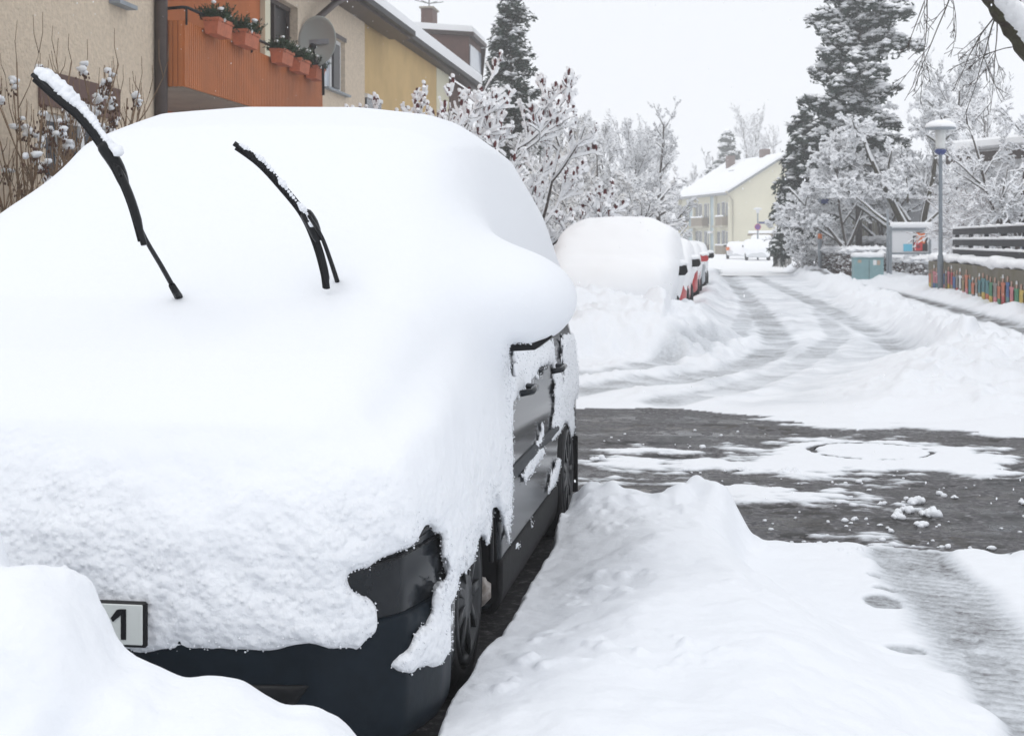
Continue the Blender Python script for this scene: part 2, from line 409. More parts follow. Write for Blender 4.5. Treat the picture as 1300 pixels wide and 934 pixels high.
# panels lying on the body skin
def panel(name, m, plane, poly, off, lo, hi, h=.012, thick=.012, parent=None, extra=None):
    def fn(X, Y, Z):
        d = hull(X, Y, Z, BODY_SIDE, BODY_FRONT, BODY_TOP, .10)
        if plane == 'side':
            Y2, Z2 = np.broadcast_arrays(Y[0], Z[0]); p = polysdf(Y2, Z2, poly)[None]
        else:
            X2, Z2 = np.broadcast_arrays(X[:, 0], Z[0]); p = polysdf(X2, Z2, poly)[:, None, :]
        return smax(smax(d-off, -(d-off+thick*2.2), .004), p, .01)
    V, Q = iso(fn, lo, hi, h, 1)
    if len(V) == 0: return None
    return link_mesh(name, V, Q, m, parent or car)
glassp = [(1.28, 1.10), (1.62, 1.36), (1.95, 1.55), (3.1, 1.56), (3.7, 1.42), (3.95, 1.13), (3.1, 1.08), (2.0, 1.05)]
for sx in (1, -1):
    lo, hi = ((.5, 1.2, 1.0), (.95, 4.1, 1.7)) if sx > 0 else ((-.95, 1.2, 1.0), (-.5, 4.1, 1.7))
    panel('side_window', M['glass'], 'side', glassp, .004, lo, hi, .016)
    lo2, hi2 = ((.75, .9, .2), (.97, 3.9, 1.1)) if sx > 0 else ((-.97, .9, .2), (-.75, 3.9, 1.1))
    for zz in ((.585, .64),):
        panel('side_moulding', M['bumper'], 'side', [(1.56, zz[0]), (3.24, zz[0]), (3.24, zz[1]), (1.56, zz[1])], .016, lo2, hi2, .012)
    panel('sill', M['tyre'], 'side', [(1.56, .12), (3.24, .12), (3.24, .34), (1.56, .34)], .010, (lo2[0], .9, .06), (hi2[0], 3.9, .5), .012)  # sill coloured near black to stand for the shade along the lower body
    hlx = [(.36, .62), (.52, .60), (.80, .66), (.92, .70), (.92, .90), (.80, .90), (.60, .84), (.40, .74)]
    hp = [(sx*a, b) for a, b in hlx]
    hl = panel('headlight', M['lamp'], 'front', hp, .017, (.3, -.1, .5) if sx > 0 else (-.98, -.1, .5), (.98, .62, 1.0) if sx > 0 else (-.3, .62, 1.0), .012)
    rp_ = [(sx*a, b) for a, b in ((.60, .70), (.66, .66), (.76, .70), (.78, .80), (.70, .83), (.62, .79))]
    if hl: panel('lamp_reflector', M['reflector'], 'front', rp_, .0195, (.5, -.1, .6) if sx > 0 else (-.9, -.1, .6), (.9, .5, .95) if sx > 0 else (-.5, .5, .95), .011, parent=hl)
    panel('bumper_seam', M['black'], 'front', [(sx*a, b) for a, b in ((.30, .600), (.55, .585), (.92, .66), (.92, .672), (.55, .598), (.30, .612))], .012, (.25, -.1, .5) if sx > 0 else (-.98, -.1, .5), (.98, .6, .75) if sx > 0 else (-.25, .6, .75), .008)
# door seams as dark slots, handles
for yy in (1.42, 2.32, 3.26):
    panel('door_seam', M['black'], 'side', [(yy, .36), (yy+.014, .36), (yy+.014, 1.06), (yy, 1.06)], .0015, (.75, yy-.05, .3), (.97, yy+.06, 1.12), .007)
for yy in (2.0, 2.98):
    MB().tube([(.885, yy, .90), (.925, yy+.03, .905), (.925, yy+.16, .91), (.885, yy+.19, .91)], .013, 8).build('door_handle', M['paint'], car, True)
# front bumper: a lip and lower grille
bl = [(-.93, .14), (.93, .14), (.93, .50), (.6, .475), (-.6, .475), (-.93, .50)]
panel('front_bumper', M['bumper'], 'front', bl, .022, (-1, -.12, .08), (1, .55, .6), .016, thick=.02)
panel('lower_grille', M['black'], 'front', [(-.55, .24), (.55, .24), (.62, .34), (-.62, .34)], .034, (-.8, -.12, .18), (.8, .3, .45), .014, thick=.02)
panel('grille', M['black'], 'front', [(-.36, .60), (.36, .60), (.36, .76), (-.36, .76)], .010, (-.45, -.1, .5), (.45, .3, .9), .014)
# dirty ice packed behind the front wheels
for sx in (1, -1):
    b = MB(); R_ = random.Random(8)
    for k in range(16): b.blob((sx*R_.uniform(.70, .80), R_.uniform(1.46, 1.52), R_.uniform(.18, .50)), (R_.uniform(.03, .06),)*3, 9, .25, seed=k)
    b.build('wheel_arch_slush', mat('dirty_slush', (.45, .42, .40), .8, col2=(.10, .075, .06), nscale=12), car, True)
# licence plate (only the last character is clear of the snow)
px0 = .205
pl = MB().box(px0-.535, px0, -.052, -.036, .440, .560, .006).build('licence_plate', M['black'], car)
MB().box(px0-.527, px0-.010, -.0555, -.050, .448, .553, .002).build('plate_face', M['plate'], pl)
g = MB(); gx = px0-.080; gz = .462; gh = .079
g.prism([(gx+.012, gz), (gx+.026, gz), (gx+.026, gz+gh), (gx+.012, gz+gh)], -.0575, -.0552)
g.prism([(gx+.0115, gz+gh), (gx+.0115, gz+gh-.016), (gx-.010, gz+gh-.034), (gx-.016, gz+gh-.024), (gx+.001, gz+gh-.002)], -.0577, -.0552)
g.build('plate_digit', M['black'], pl)
# wheels
def wheel(x, y, sx, parent, r=.325, rim='rim'):
    e = MB().lathe((x, y, r), [(r-.11, -.10), (r-.02, -.10), (r-.005, -.08), (r, -.04), (r, .04), (r-.004, .072), (r-.018, .094), (r-.05, .110), (r-.085, .113), (r-.098, .104), (r-.10, .09)] if sx > 0 else [(r-.10, -.09), (r-.098, -.104), (r-.085, -.113), (r-.05, -.110), (r-.018, -.094), (r-.004, -.072), (r, -.04), (r, .04), (r-.005, .08), (r-.02, .10), (r-.11, .10)], 56, 'x').build('wheel', M['tyre'], parent, True)
    c = MB(); pr = [(r-.100, .098), (r-.104, .114), (r-.116, .118), (r-.130, .108), (r-.15, .088), (.10, .100), (.07, .112), (.05, .106), (.001, .108)]
    c.lathe((x, y, r), [(a, sx*b) for a, b in pr], 56, 'x')
    for k in range(9):
        t = k*2*math.pi/9
        c.beam((x+sx*.106, y+math.cos(t)*.07, r+math.sin(t)*.07), (x+sx*.104, y+math.cos(t)*(r-.12), r+math.sin(t)*(r-.12)), .028, .014, (1, 0, 0))
    c.build('rim', M[rim], e, True); return e
for sx in (1, -1):
    for wy in (1.08, 3.68): wheel(sx*(.735 if wy < 2 else .765), wy, sx, car)
    b = MB()
    b = MB(); b.box(*sorted((sx*.66, sx*.885)), 4.07, 4.09, .16, .46, .004); b.build('mud_flap', M['tyre'], car)
# arch liners: dark bowls behind the wheels
for sx in (1, -1):
    for wy in (1.08, 3.68):
        vs = []; n = 18
        for k in range(n+1):
            t = math.radians(-20+220*k/n)
            for x in (.86, .58): vs.append((sx*x, wy+(.08 if wy < 2 else 0)+math.cos(t)*(.415 if wy < 2 else .405), .32+math.sin(t)*.392))
        F = [(2*k, 2*k+1, 2*k+3, 2*k+2) for k in range(n)]
        b = MB(); b.add(vs, F); b.box(*sorted((sx*.575, sx*.585)), wy-.36, wy+.46, .12, .70); b.build('wheel_arch_liner', M['tyre'], car, True)
# mirrors
for sx in (1, -1):
    e = MB().prism([(sx*.80, 1.10), (sx*1.02, 1.115), (sx*1.08, 1.16), (sx*1.08, 1.25), (sx*.98, 1.29), (sx*.84, 1.26)], 1.42, 1.56).build('side_mirror', M['black'], car)
    MB().beam((sx*.80, 1.50, 1.11), (sx*.90, 1.50, 1.125), .08, .035).build('mirror_arm', M['black'], e)

# snow on the front car ------------------------------------------------
S_SIDE = [(.04, .40), (-.035, .50), (-.05, .72), (-.02, .88), (.12, 1.04), (.42, 1.19), (.85, 1.335), (1.30, 1.66), (1.75, 1.97), (2.15, 2.12), (2.6, 2.14), (3.2, 2.05), (3.8, 1.82), (4.3, 1.45), (4.6, 1.1), (4.62, .8), (4.5, .6), (4.3, .4)]
S_FRONT = [(-.955, .40), (.94, .40), (.955, .75), (.945, 1.08), (.90, 1.30), (.83, 1.58), (.72, 1.90), (.54, 2.10), (.2, 2.19), (-.3, 2.21), (-.70, 2.15), (-.96, 1.97), (-1.08, 1.66), (-1.10, 1.34), (-.99, 1.05), (-.965, .75)]
S_TOP = [(-1.04, .42), (-.88, .16), (-.66, -.0), (-.3, -.06), (.3, -.06), (.66, .0), (.87, .14), (.945, .42), (.96, 4.1), (.86, 4.5), (.4, 4.66), (-.4, 4.66), (-.90, 4.5), (-1.04, 4.1)]
LOW = [(-400, 822), (60, 824), (120, 826), (190, 829), (215, 823), (240, 826), (300, 822), (340, 826), (380, 818), (420, 822), (447, 820), (456, 832), (460, 818), (481, 806), (478, 785), (477, 767), (466, 753), (448, 754), (441, 738), (436, 722), (463, 720), (480, 711), (502, 706), (519, 692), (532, 681), (541, 660), (547, 672), (562, 679), (561, 706), (566, 730), (571, 768), (576, 760), (581, 735), (588, 716), (592, 728), (597, 700), (601, 716), (604, 684), (609, 668), (614, 676), (620, 690), (625, 650), (627, 622), (633, 640), (640, 668), (645, 690), (649, 650), (652, 600), (651, 500), (647, 470), (645, 437), (650, 434), (700, 437), (715, 441), (733, 433), (739, 470), (820, 480), (820, -900), (-400, -900)]
BUMP = [(556, 735), (567, 752), (573, 778), (574, 812), (570, 832), (562, 848), (520, 853), (486, 850), (500, 834), (517, 826), (531, 800), (545, 778)]
PATCH = [[(644, 430), (703, 430), (705, 463), (692, 462), (683, 467), (675, 480), (668, 493), (659, 494), (652, 508), (640, 512)],
         [(688, 535), (691, 575), (676, 598), (666, 614), (663, 604), (666, 588), (676, 578)],
         [(712, 425), (745, 420), (745, 492), (734, 498), (727, 512), (729, 540), (726, 556), (720, 541), (716, 508)],
         [(703, 460), (711, 470), (717, 512), (718, 535), (706, 555), (699, 562), (703, 530)],
         [(706, 582), (713, 585), (702, 618), (692, 636), (697, 610)],
         [(673, 655), (677, 660), (679, 672), (674, 676)], [(656, 684), (661, 690), (659, 698), (653, 694)],
         [(646, 700), (650, 700), (652, 714), (647, 722)]]
def snow_fn(X, Y, Z):
    d = hull(X, Y, Z, S_SIDE, S_FRONT, S_TOP, .34)+.02
    # windscreen pillar valley and mirror heaps
    for sx, cx, rz in ((1, .945, .16), (-1, 1.00, .2)):
        e = (np.sqrt(((X-sx*cx)/.215)**2+((Y-1.50)/.27)**2+((Z-1.29)/rz)**2)-1)*.18
        d = smin(d, e, .33)
    bd = hull(X, Y, Z, BODY_SIDE, BODY_FRONT, BODY_TOP, .10)
    # the hull must cover the body with at least a thin coat at the front and over the sides
    d = smin(d, np.maximum(bd-.045, -(Z-.28)+0*X), .05)
    px, py, D = car_px(X, Y, Z); px, py = np.broadcast_arrays(px, py)
    near = (np.abs(d) < .16) & (Y < 4.7) & (Z < 1.75) 
    ii = np.nonzero(near); Dn = np.broadcast_to(D, near.shape)[ii]
    pn, qn = px[ii], py[ii]
    Xn = np.broadcast_to(X, near.shape)[ii]; Yn = np.broadcast_to(Y, near.shape)[ii]; Zn = np.broadcast_to(Z, near.shape)[ii]
    nz = fbm(Xn, Yn, Zn, .035, 3); nzb = fbm(Xn, Yn, Zn, .11, 2)
    # coat that reaches the ragged lower edge
    low = polysdf(pn, qn, LOW); bmp = polysdf(pn, qn, BUMP)
    m = np.minimum(low, bmp)*Dn/FPX
    side = (Xn > .55) & (Yn > 1.22)
    far = (Xn < -.5)
    m = np.where(far, np.maximum(-(Zn-.62-.1*nzb), -.2), m)
    m = m+nz*.010
    dn = d[ii]
    bil = np.abs(fbm(Xn, Yn, Zn, .075, 2)); bil2 = np.abs(fbm(Xn+5, Yn, Zn, .034, 2))
    dn = dn+(bil-.28)*.016*sstep(.95, .62, Zn)*sstep(-.9, -.3, Xn)+(bil2-.28)*.008*sstep(1.0, .7, Zn)
    dn = dn+np.where(Zn < 1.15, nz*.006*sstep(1.1, .8, Zn)+nzb*.008*sstep(1.2, .7, Zn), 0)
    keep = smax(dn, m, .035)
    # thin patches on the door side
    pd = np.full(dn.shape, 9.0)
    for P in PATCH: pd = np.minimum(pd, polysdf(pn, qn, P))
    pd = pd*Dn/FPX+nz*.012
    spk = .10-fbm(Xn, Yn, Zn, .02, 2)*.35+np.abs(Zn-.99)*1.1    # speckle on the lower window
    pd = np.where((Yn > 1.3) & (Yn < 2.9) & (Zn < 1.1) & (Zn > .80), np.minimum(pd, spk*.06), pd)
    bdn = bd[ii]
    thin = smax(bdn-.016, pd, .012)
    keep = np.where(side & (Zn < 1.2), np.where((pn > 652) | (qn > 700), np.where(Zn < 1.115, thin, keep), keep), keep)
    d = d.copy(); d[ii] = keep
    # bottom of the mirror heap and everything low and far from the edge
    lowfar = (~near) & (np.broadcast_to(Z, near.shape) < .7) & (d > 0)
    d = np.where(lowfar, np.maximum(d, .02), d)
    # hollow: only a shell is needed
    return d
V, Q = iso(snow_fn, (-1.35, -.2, .3), (1.35, 4.85, 2.2), .0145, 0)
V, Q = drop_bits(V, Q, 40)
V = relax(V, Q, 2)
# fluff: small grains clinging along the ragged lower edges
pxv, pyv, Dv = car_px(V[:, 0], V[:, 1], V[:, 2])
me_ = np.minimum(polysdf(pxv, pyv, LOW), polysdf(pxv, pyv, BUMP))*Dv/FPX
nse = fbm(V[:, 0], V[:, 1], V[:, 2], .05, 2)
wgt = np.where((V[:, 2] < 1.15) & (V[:, 0] > -.9) & (V[:, 1] < 4.2), np.where(me_ > -.03, .45, 0), 0)
pick = np.nonzero(rng.random(len(V)) < wgt)[0]
oc = np.array([(1, 0, 0), (-1, 0, 0), (0, 1, 0), (0, -1, 0), (0, 0, 1), (0, 0, -1)], float)
of = np.array([(0, 2, 4), (2, 1, 4), (1, 3, 4), (3, 0, 4), (2, 0, 5), (1, 2, 5), (3, 1, 5), (0, 3, 5)])
sz = rng.uniform(.0015, .0042, len(pick))
G = V[pick][:, None, :]+(oc[None]*rng.uniform(.6, 1.3, (len(pick), 6, 1)))*sz[:, None, None]+rng.normal(0, .004, (len(pick), 1, 3))
T3 = (of[None]+(np.arange(len(pick))*6)[:, None, None]+len(V)).reshape(-1, 3)
so = link_mesh('snow_cap', np.vstack([V, G.reshape(-1, 3)]), [Q, T3], M['carsnow'], car, attr={'crumbly': np.concatenate([np.clip(sstep(1.0, .62, V[:, 2]+.10*fbm(V[:, 0], V[:, 1], V[:, 2], .25, 2))*.95+.04, 0, 1), np.zeros(G.shape[0]*6)])})
# small ragged clumps along the lower edge are added as real lumps
cl = MB(); R = random.Random(3)


# wipers ----------------------------------------------------------------
def loc(p): return (p[0]-CARX, p[1]-CARY, p[2])
def ribbon_pts(pxs, D0, D1):
    n = len(pxs); return [loc(at(a, b, D0+(D1-D0)*i/(n-1))) for i, (a, b) in enumerate(pxs)]
def smooth_pts(P, n=24):
    P = np.array(P); m = len(P); out = []
    for k in range(n):
        t = k*(m-1)/(n-1); i = min(int(t), m-2); f = t-i
        p0 = P[max(i-1, 0)]; p1 = P[i]; p2 = P[i+1]; p3 = P[min(i+2, m-1)]
        out.append(.5*((2*p1)+(-p0+p2)*f+(2*p0-5*p1+4*p2-p3)*f*f+(-p0+3*p1-3*p2+p3)*f**3))
    return out
def wiper(bpx, bD, apx, aD, spx, sD, sr, joint):
    w = MB().tube(smooth_pts(ribbon_pts(apx, *aD), 16), [.0085-.003*k/15 for k in range(16)], 8).build('wiper', M['black'], car, True)
    pts = smooth_pts(ribbon_pts(bpx, *bD), 30)
    rad = [.0145 if 2 < k < 27 else .011 for k in range(30)]
    b = MB().tube(pts, rad, 8, sq=(1, .75)).build('wiper_blade', M['black'], w, True)
    off = np.array((-.006, -.004, -.007))
    MB().tube([p+off for p in pts[1:-1]], .0065, 6).build('rubber_lip', M['tyre'], b, True)
    j = smooth_pts(ribbon_pts(joint, bD[0]*.5+bD[1]*.5-.01, bD[0]*.5+bD[1]*.5), 10)
    MB().tube(j, [.013, .019, .021, .021, .021, .020, .019, .017, .014, .011], 8).build('blade_adapter', M['black'], w, True)
    s = MB(); Pn = smooth_pts(ribbon_pts(spx, *sD), 34)
    for i, p in enumerate(Pn):
        f = i/(len(Pn)-1); r = sr(f)
        if r > .002: s.blob(p, (r*1.15, r*1.2, r), 8, .22, seed=i)
    s.build('snow_load', M['snow'], b, True)
    return w
wiper([(42, 95), (72, 122), (106, 152), (134, 190), (152, 220), (168, 258), (183, 311)], (4.35, 4.22),
      [(227, 377), (205, 338), (183, 300), (165, 255), (150, 212)], (4.72, 4.22),
      [(52, 93), (78, 112), (108, 143), (128, 168), (140, 184), (150, 192)], (4.36, 4.26),
      lambda f: (.018+.005*math.sin(f*9)+.002*math.sin(f*31)) if f < .55 else (.010+.006*max(0, (f-.7)/.3)), [(128, 182), (148, 210), (160, 240)])
MB().tube([loc(at(218, 362, 4.66)), loc(at(227, 377, 4.72))], [.011, .014], 8).build('wiper_foot', M['black'], car, True)
wiper([(297, 182), (330, 206), (358, 236), (385, 270), (401, 305), (411, 340), (415, 366)], (4.52, 4.66),
      [(431, 366), (420, 332), (408, 300), (392, 274)], (4.74, 4.5),
      [(306, 184), (330, 200), (352, 224), (372, 250), (390, 272), (396, 285)], (4.52, 4.56),
      lambda f: .006+.004*math.sin(f*37)*math.sin(f*11), [(386, 268), (397, 286), (404, 306)])

# ================================================================== OTHER SNOWED-IN CARS
def snow_car(label, x, y, colour, roof, L=4.3, hw=.86, h=.03, mirror='black', snow_h=.2, seed=1, facing=1, group='cars parked along the left kerb under snow', bare=.0, low=.0, lampc=None, boxy=False, cat='car'):
    """roof = body roof height; facing 1 shows its front to the camera"""
    t = thing('parked_car', label, cat, (x, y, 0), 0, group)
    r = roof
    side = [(.06, .25), (0, .35), (0, .6), (.06, .78), (.3, .92), (.8, 1.0), (1.5, r-.16), (1.9, r), (3.0, r), (L-.45, r-.12), (L-.12, 1.0), (L, .8), (L, .3)]
    if boxy: side = [(.06, .25), (0, .35), (0, .7), (.08, 1.0), (.35, r-.12), (.6, r), (L-.3, r), (L, r-.2), (L, .3)]
    cr_ = .10 if seed == 1 else 0
    fr = [(-hw, .2), (hw, .2), (hw, .8), (hw-.07, 1.0), (hw-.2-cr_*.4, r-.08-cr_), (hw-.36-cr_, r), (-hw+.36+cr_, r), (-hw+.2+cr_*.4, r-.08-cr_), (-hw+.07, 1.0), (-hw, .8)]
    tp = [(-hw, .4), (-hw+.15, .1), (-.3, 0), (.3, 0), (hw-.15, .1), (hw, .4), (hw, L-.3), (hw-.2, L), (-hw+.2, L), (-hw, L-.3)]
    if facing < 0:
        side = [(L-a, b) for a, b in side]
    def fn(X, Y, Z): return body_fn(X, Y, Z, True, .12, side, fr, tp, (.8, L-.85))
    V, Q = iso(fn, (-hw-.1, -.1, .1), (hw+.1, L+.1, r+.1), h*1.2, 2)
    link_mesh('body', V, Q, M[colour], t)
    s = snow_h; off = seed*3.7
    def sf(X, Y, Z):
        up = sstep(.5, 1.25, Z)
        d = hull(X, Y, Z, side, fr, tp, .42 if seed == 1 else .28)-(.04 if seed == 1 else 0)-.05*(1-up)-s*up*1.0+.02
        d = d+fbm(X+off, Y, Z, .5, 2)*.025
        zb = .18+low+0*X+.10*fbm(X+off, Y, Z*0, .25, 3)
        # ragged bare streaks on the street side
        stk = fbm(X*.3, Y+off, Z*.25, .14, 3)*.4+bare-1.6*np.maximum(0, Z-.55)
        sidem = sstep(.72*hw, hw, X)
        d = smax(d, (np.where(Y < .3, -.1, zb)-Z), .06)
        bd = hull(X, Y, Z, side, fr, tp, .12)
        return np.where((stk*sidem > .02) & (Z < .95) & (Y > .25), np.maximum(d, .01+bd*0), d)
    V, Q = iso(sf, (-hw-.35, -.4, .1), (hw+.35, L+.4, r+.45), h, 1); V, Q = drop_bits(V, Q, 80)
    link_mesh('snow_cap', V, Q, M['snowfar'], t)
    for sx in (1, -1):
        my = 1.5 if facing > 0 else L-1.5
        e = MB().prism([(sx*(hw-.06), .98), (sx*(hw+.16), .99), (sx*(hw+.20), 1.04), (sx*(hw+.18), 1.13), (sx*(hw-.02), 1.15)], my-.08, my+.06).build('side_mirror', M[mirror], t)
        MB().blob((sx*(hw+.08), my, 1.16), (.13, .10, .06), 10, .1, seed=seed).build('mirror_snow', M['snowfar'], e, True)
        wheel(sx*(hw-.12), .8, sx, t, .31); wheel(sx*(hw-.12), L-.85, sx, t, .31)
    if lampc:
        for sx in (1, -1):
            MB().box(*sorted((sx*(hw-.24), sx*(hw+.01))), -.05, .10, .72, .98, .01).build('tail_light', M[lampc], t)
    return t
v2 = snow_car('pale van shaped car wholly rounded by snow, second parked car behind the foreground one', -1.76, 20.0, 'silver', 1.68, 4.5, .86, .032, 'black', .25, 1, bare=.0, low=-.1)
c3 = snow_car('red car under snow with a black mirror, third in the parked row', -1.72, 27.0, 'redpaint', 1.46, 4.2, .84, .04, 'black', .20, 2, bare=.03)
c4 = snow_car('red mirrored car under snow, fourth in the parked row', -1.70, 34.0, 'redpaint', 1.42, 4.2, .84, .05, 'redpaint', .17, 3, bare=.2)
c5 = snow_car('grey car with bare side under snow, farthest of the left parked row', -1.66, 40.5, 'silver', 1.42, 4.2, .84, .05, 'black', .14, 4, bare=.3)
# raised wiper on the third car
w = MB().tube([(.10, 1.0, 1.2), (.30, .75, 1.55), (.36, .70, 1.72)], .012, 6).build('wiper', M['black'], c3, True)
# far cars by the end of the street
def far(px, py, D): p = at(px, py, D); return p[0], p[1]
fx, fy = far(962, 310, 104); snow_car('car completely buried in snow at the far end of the street', fx, fy, 'whitecar', 1.4, 4.3, .9, .07, 'black', .28, 5, group='cars standing at the far end of the street')
fx, fy = far(936, 310, 112); snow_car('white hatchback with orange tail light at the far end of the street', fx, fy, 'whitecar', 1.4, 4.1, .85, .07, 'black', .08, 6, facing=-1, group='cars standing at the far end of the street', bare=.5, lampc='amber')
fx, fy = far(967, 305, 128); snow_car('white delivery van in front of the dark red garage', fx, fy, 'whitecar', 1.95, 4.8, .95, .08, 'black', .12, 7, facing=-1, group='cars standing at the far end of the street', bare=.4, lampc='redpaint', boxy=True, cat='van')
# ================================================================== GROUND
# material of the snow cover: clean snow, grey slush where wheels and feet pressed it, wet dark ground where it is scraped; under the car it paints in shade
def snowcover_mat():
    m = snow_mat('snow_cover', .45, 45, .008, .5, 7, .02); nt = m.node_tree; b = nt.nodes['Principled BSDF']
    at_ = nt.nodes.new('ShaderNodeAttribute'); at_.attribute_name = 'slush'
    tc = nt.nodes['Texture Coordinate']
    n = nt.nodes.new('ShaderNodeTexNoise'); n.inputs['Scale'].default_value = 26; n.inputs['Detail'].default_value = 7; n.inputs['Roughness'].default_value = .75
    nt.links.new(tc.outputs['Object'], n.inputs['Vector'])
    a = nt.nodes.new('ShaderNodeMath'); a.operation = 'MULTIPLY_ADD'; a.inputs[1].default_value = 1.7; a.inputs[2].default_value = -.85
    nt.links.new(n.outputs['Fac'], a.inputs[0])
    s = nt.nodes.new('ShaderNodeMath'); s.operation = 'GREATER_THAN'; s.inputs[1].default_value = .02
    nt.links.new(at_.outputs['Fac'], s.inputs[0])
    mu = nt.nodes.new('ShaderNodeMath'); mu.operation = 'MULTIPLY'; nt.links.new(a.outputs[0], mu.inputs[0]); nt.links.new(at_.outputs['Fac'], mu.inputs[1])
    ad = nt.nodes.new('ShaderNodeMath'); ad.operation = 'ADD'; ad.use_clamp = True
    nt.links.new(at_.outputs['Fac'], ad.inputs[0]); nt.links.new(mu.outputs[0], ad.inputs[1])
    r = nt.nodes.new('ShaderNodeValToRGB'); e = r.color_ramp.elements
    e[0].position = 0; e[0].color = (*SN, 1); e[1].position = 1; e[1].color = (.055, .055, .06, 1)
    for p, c in ((.3, (.66, .69, .73)), (.55, (.40, .42, .445)), (.8, (.15, .145, .15))):
        q = e.new(p); q.color = (*c, 1)
    nt.links.new(ad.outputs[0], r.inputs['Fac']); nt.links.new(r.outputs['Color'], b.inputs['Base Color'])
    return m
M['cover'] = snowcover_mat()
def asphalt_mat():
    m = mat('wet_asphalt', (.03, .03, .031), .3); nt = m.node_tree; b = nt.nodes['Principled BSDF']; tc = nt.nodes['Texture Coordinate']
    def noise(sc, d=5, r=.6, st=None):
        n = nt.nodes.new('ShaderNodeTexNoise'); n.inputs['Scale'].default_value = sc; n.inputs['Detail'].default_value = d; n.inputs['Roughness'].default_value = r
        if st:
            mp = nt.nodes.new('ShaderNodeMapping'); mp.inputs['Scale'].default_value = st; nt.links.new(tc.outputs['Object'], mp.inputs[0]); nt.links.new(mp.outputs[0], n.inputs['Vector'])
        else: nt.links.new(tc.outputs['Object'], n.inputs['Vector'])
        return n
    # aggregate speckle
    v = nt.nodes.new('ShaderNodeTexVoronoi'); v.inputs['Scale'].default_value = 75; nt.links.new(tc.outputs['Object'], v.inputs['Vector'])
    r0 = nt.nodes.new('ShaderNodeValToRGB'); e = r0.color_ramp.elements; e[0].position = .1; e[0].color = (.005, .005, .0055, 1); e[1].position = .8; e[1].color = (.026, .024, .022, 1)
    q = e.new(.97); q.color = (.09, .085, .078, 1)
    nt.links.new(v.outputs['Color'], r0.inputs['Fac'])
    # slush film that greys the surface in streaks along the side street
    n1 = noise(1.2, 8, .7, (.45, 1.5, 1)); r1 = nt.nodes.new('ShaderNodeValToRGB'); r1.color_ramp.elements[0].position = .52; r1.color_ramp.elements[1].position = .74
    nt.links.new(n1.outputs['Fac'], r1.inputs['Fac'])
    n2 = noise(60, 4, .8); r2 = nt.nodes.new('ShaderNodeValToRGB'); r2.color_ramp.elements[0].position = .45; r2.color_ramp.elements[1].position = .62
    nt.links.new(n2.outputs['Fac'], r2.inputs['Fac'])
    mu = nt.nodes.new('ShaderNodeMath'); mu.operation = 'MULTIPLY'; nt.links.new(r1.outputs['Color'], mu.inputs[0]); nt.links.new(r2.outputs['Color'], mu.inputs[1])
    mx = nt.nodes.new('ShaderNodeMixRGB'); nt.links.new(mu.outputs[0], mx.inputs['Fac']); nt.links.new(r0.outputs['Color'], mx.inputs['Color1']); mx.inputs['Color2'].default_value = (.34, .35, .36, 1)
    n7 = noise(34, 8, .8); r7 = nt.nodes.new('ShaderNodeMapRange'); r7.inputs['From Min'].default_value = .38; r7.inputs['From Max'].default_value = .62; r7.inputs['To Min'].default_value = .25; r7.inputs['To Max'].default_value = 1.9
    nt.links.new(n7.outputs['Fac'], r7.inputs['Value'])
    n8 = noise(.8, 3, .5); r8 = nt.nodes.new('ShaderNodeValToRGB'); r8.color_ramp.elements[0].position = .4; r8.color_ramp.elements[0].color = (.8, .85, .95, 1); r8.color_ramp.elements[1].position = .6; r8.color_ramp.elements[1].color = (1.0, .86, .72, 1)
    nt.links.new(n8.outputs['Fac'], r8.inputs['Fac'])
    vm = nt.nodes.new('ShaderNodeVectorMath'); vm.operation = 'SCALE'; nt.links.new(mx.outputs['Color'], vm.inputs[0]); nt.links.new(r7.outputs[0], vm.inputs['Scale'])
    vk = nt.nodes.new('ShaderNodeVectorMath'); vk.operation = 'MULTIPLY'; nt.links.new(vm.outputs[0], vk.inputs[0]); nt.links.new(r8.outputs['Color'], vk.inputs[1])
    nt.links.new(vk.outputs[0], b.inputs['Base Color'])
    # wetness
    n3 = noise(1.6, 5, .6, (.6, 1.3, 1)); r3 = nt.nodes.new('ShaderNodeMapRange'); r3.inputs['From Min'].default_value = .35; r3.inputs['From Max'].default_value = .65; r3.inputs['To Min'].default_value = .16; r3.inputs['To Max'].default_value = .6
    nt.links.new(n3.outputs['Fac'], r3.inputs['Value']); nt.links.new(r3.outputs[0], b.inputs['Roughness'])
    b.inputs['Specular IOR Level'].default_value = .16
    bp = nt.nodes.new('ShaderNodeBump'); bp.inputs['Strength'].default_value = .6; bp.inputs['Distance'].default_value = .006
    nt.links.new(n7.outputs['Fac'], bp.inputs['Height']); nt.links.new(bp.outputs['Normal'], b.inputs['Normal'])
    return m
M['asphalt'] = asphalt_mat()
ASPH = gpoly([(-900, 510), (400, 514), (735, 519), (850, 521), (950, 525), (1000, 534), (1090, 547), (1140, 541), (1200, 546), (1310, 560), (1800, 600), (1900, 800), (1400, 770), (1310, 728), (1240, 735), (1190, 735), (1105, 730), (1040, 730), (990, 730), (900, 730), (700, 730), (-900, 760)])
TRACK = gpoly([(1090, 700), (1195, 688), (1300, 800), (1450, 990), (1290, 990), (1195, 845), (1140, 770)])
RUT1 = [gp(*p) for p in ((893, 318), (903, 332), (922, 352), (950, 380), (975, 410), (988, 436), (975, 455), (935, 470), (870, 484), (800, 496), (700, 508), (500, 520))]
RUT2 = [gp(*p) for p in ((915, 325), (945, 345), (990, 366), (1040, 388), (1080, 410), (1120, 432), (1160, 452))]
RUT3 = [gp(*p) for p in ((1040, 395), (1065, 430), (1040, 452), (990, 476), (930, 498), (840, 516))]
RUT4 = [gp(*p) for p in ((925, 345), (945, 370), (950, 400), (930, 440), (880, 462), (800, 480), (700, 490))]
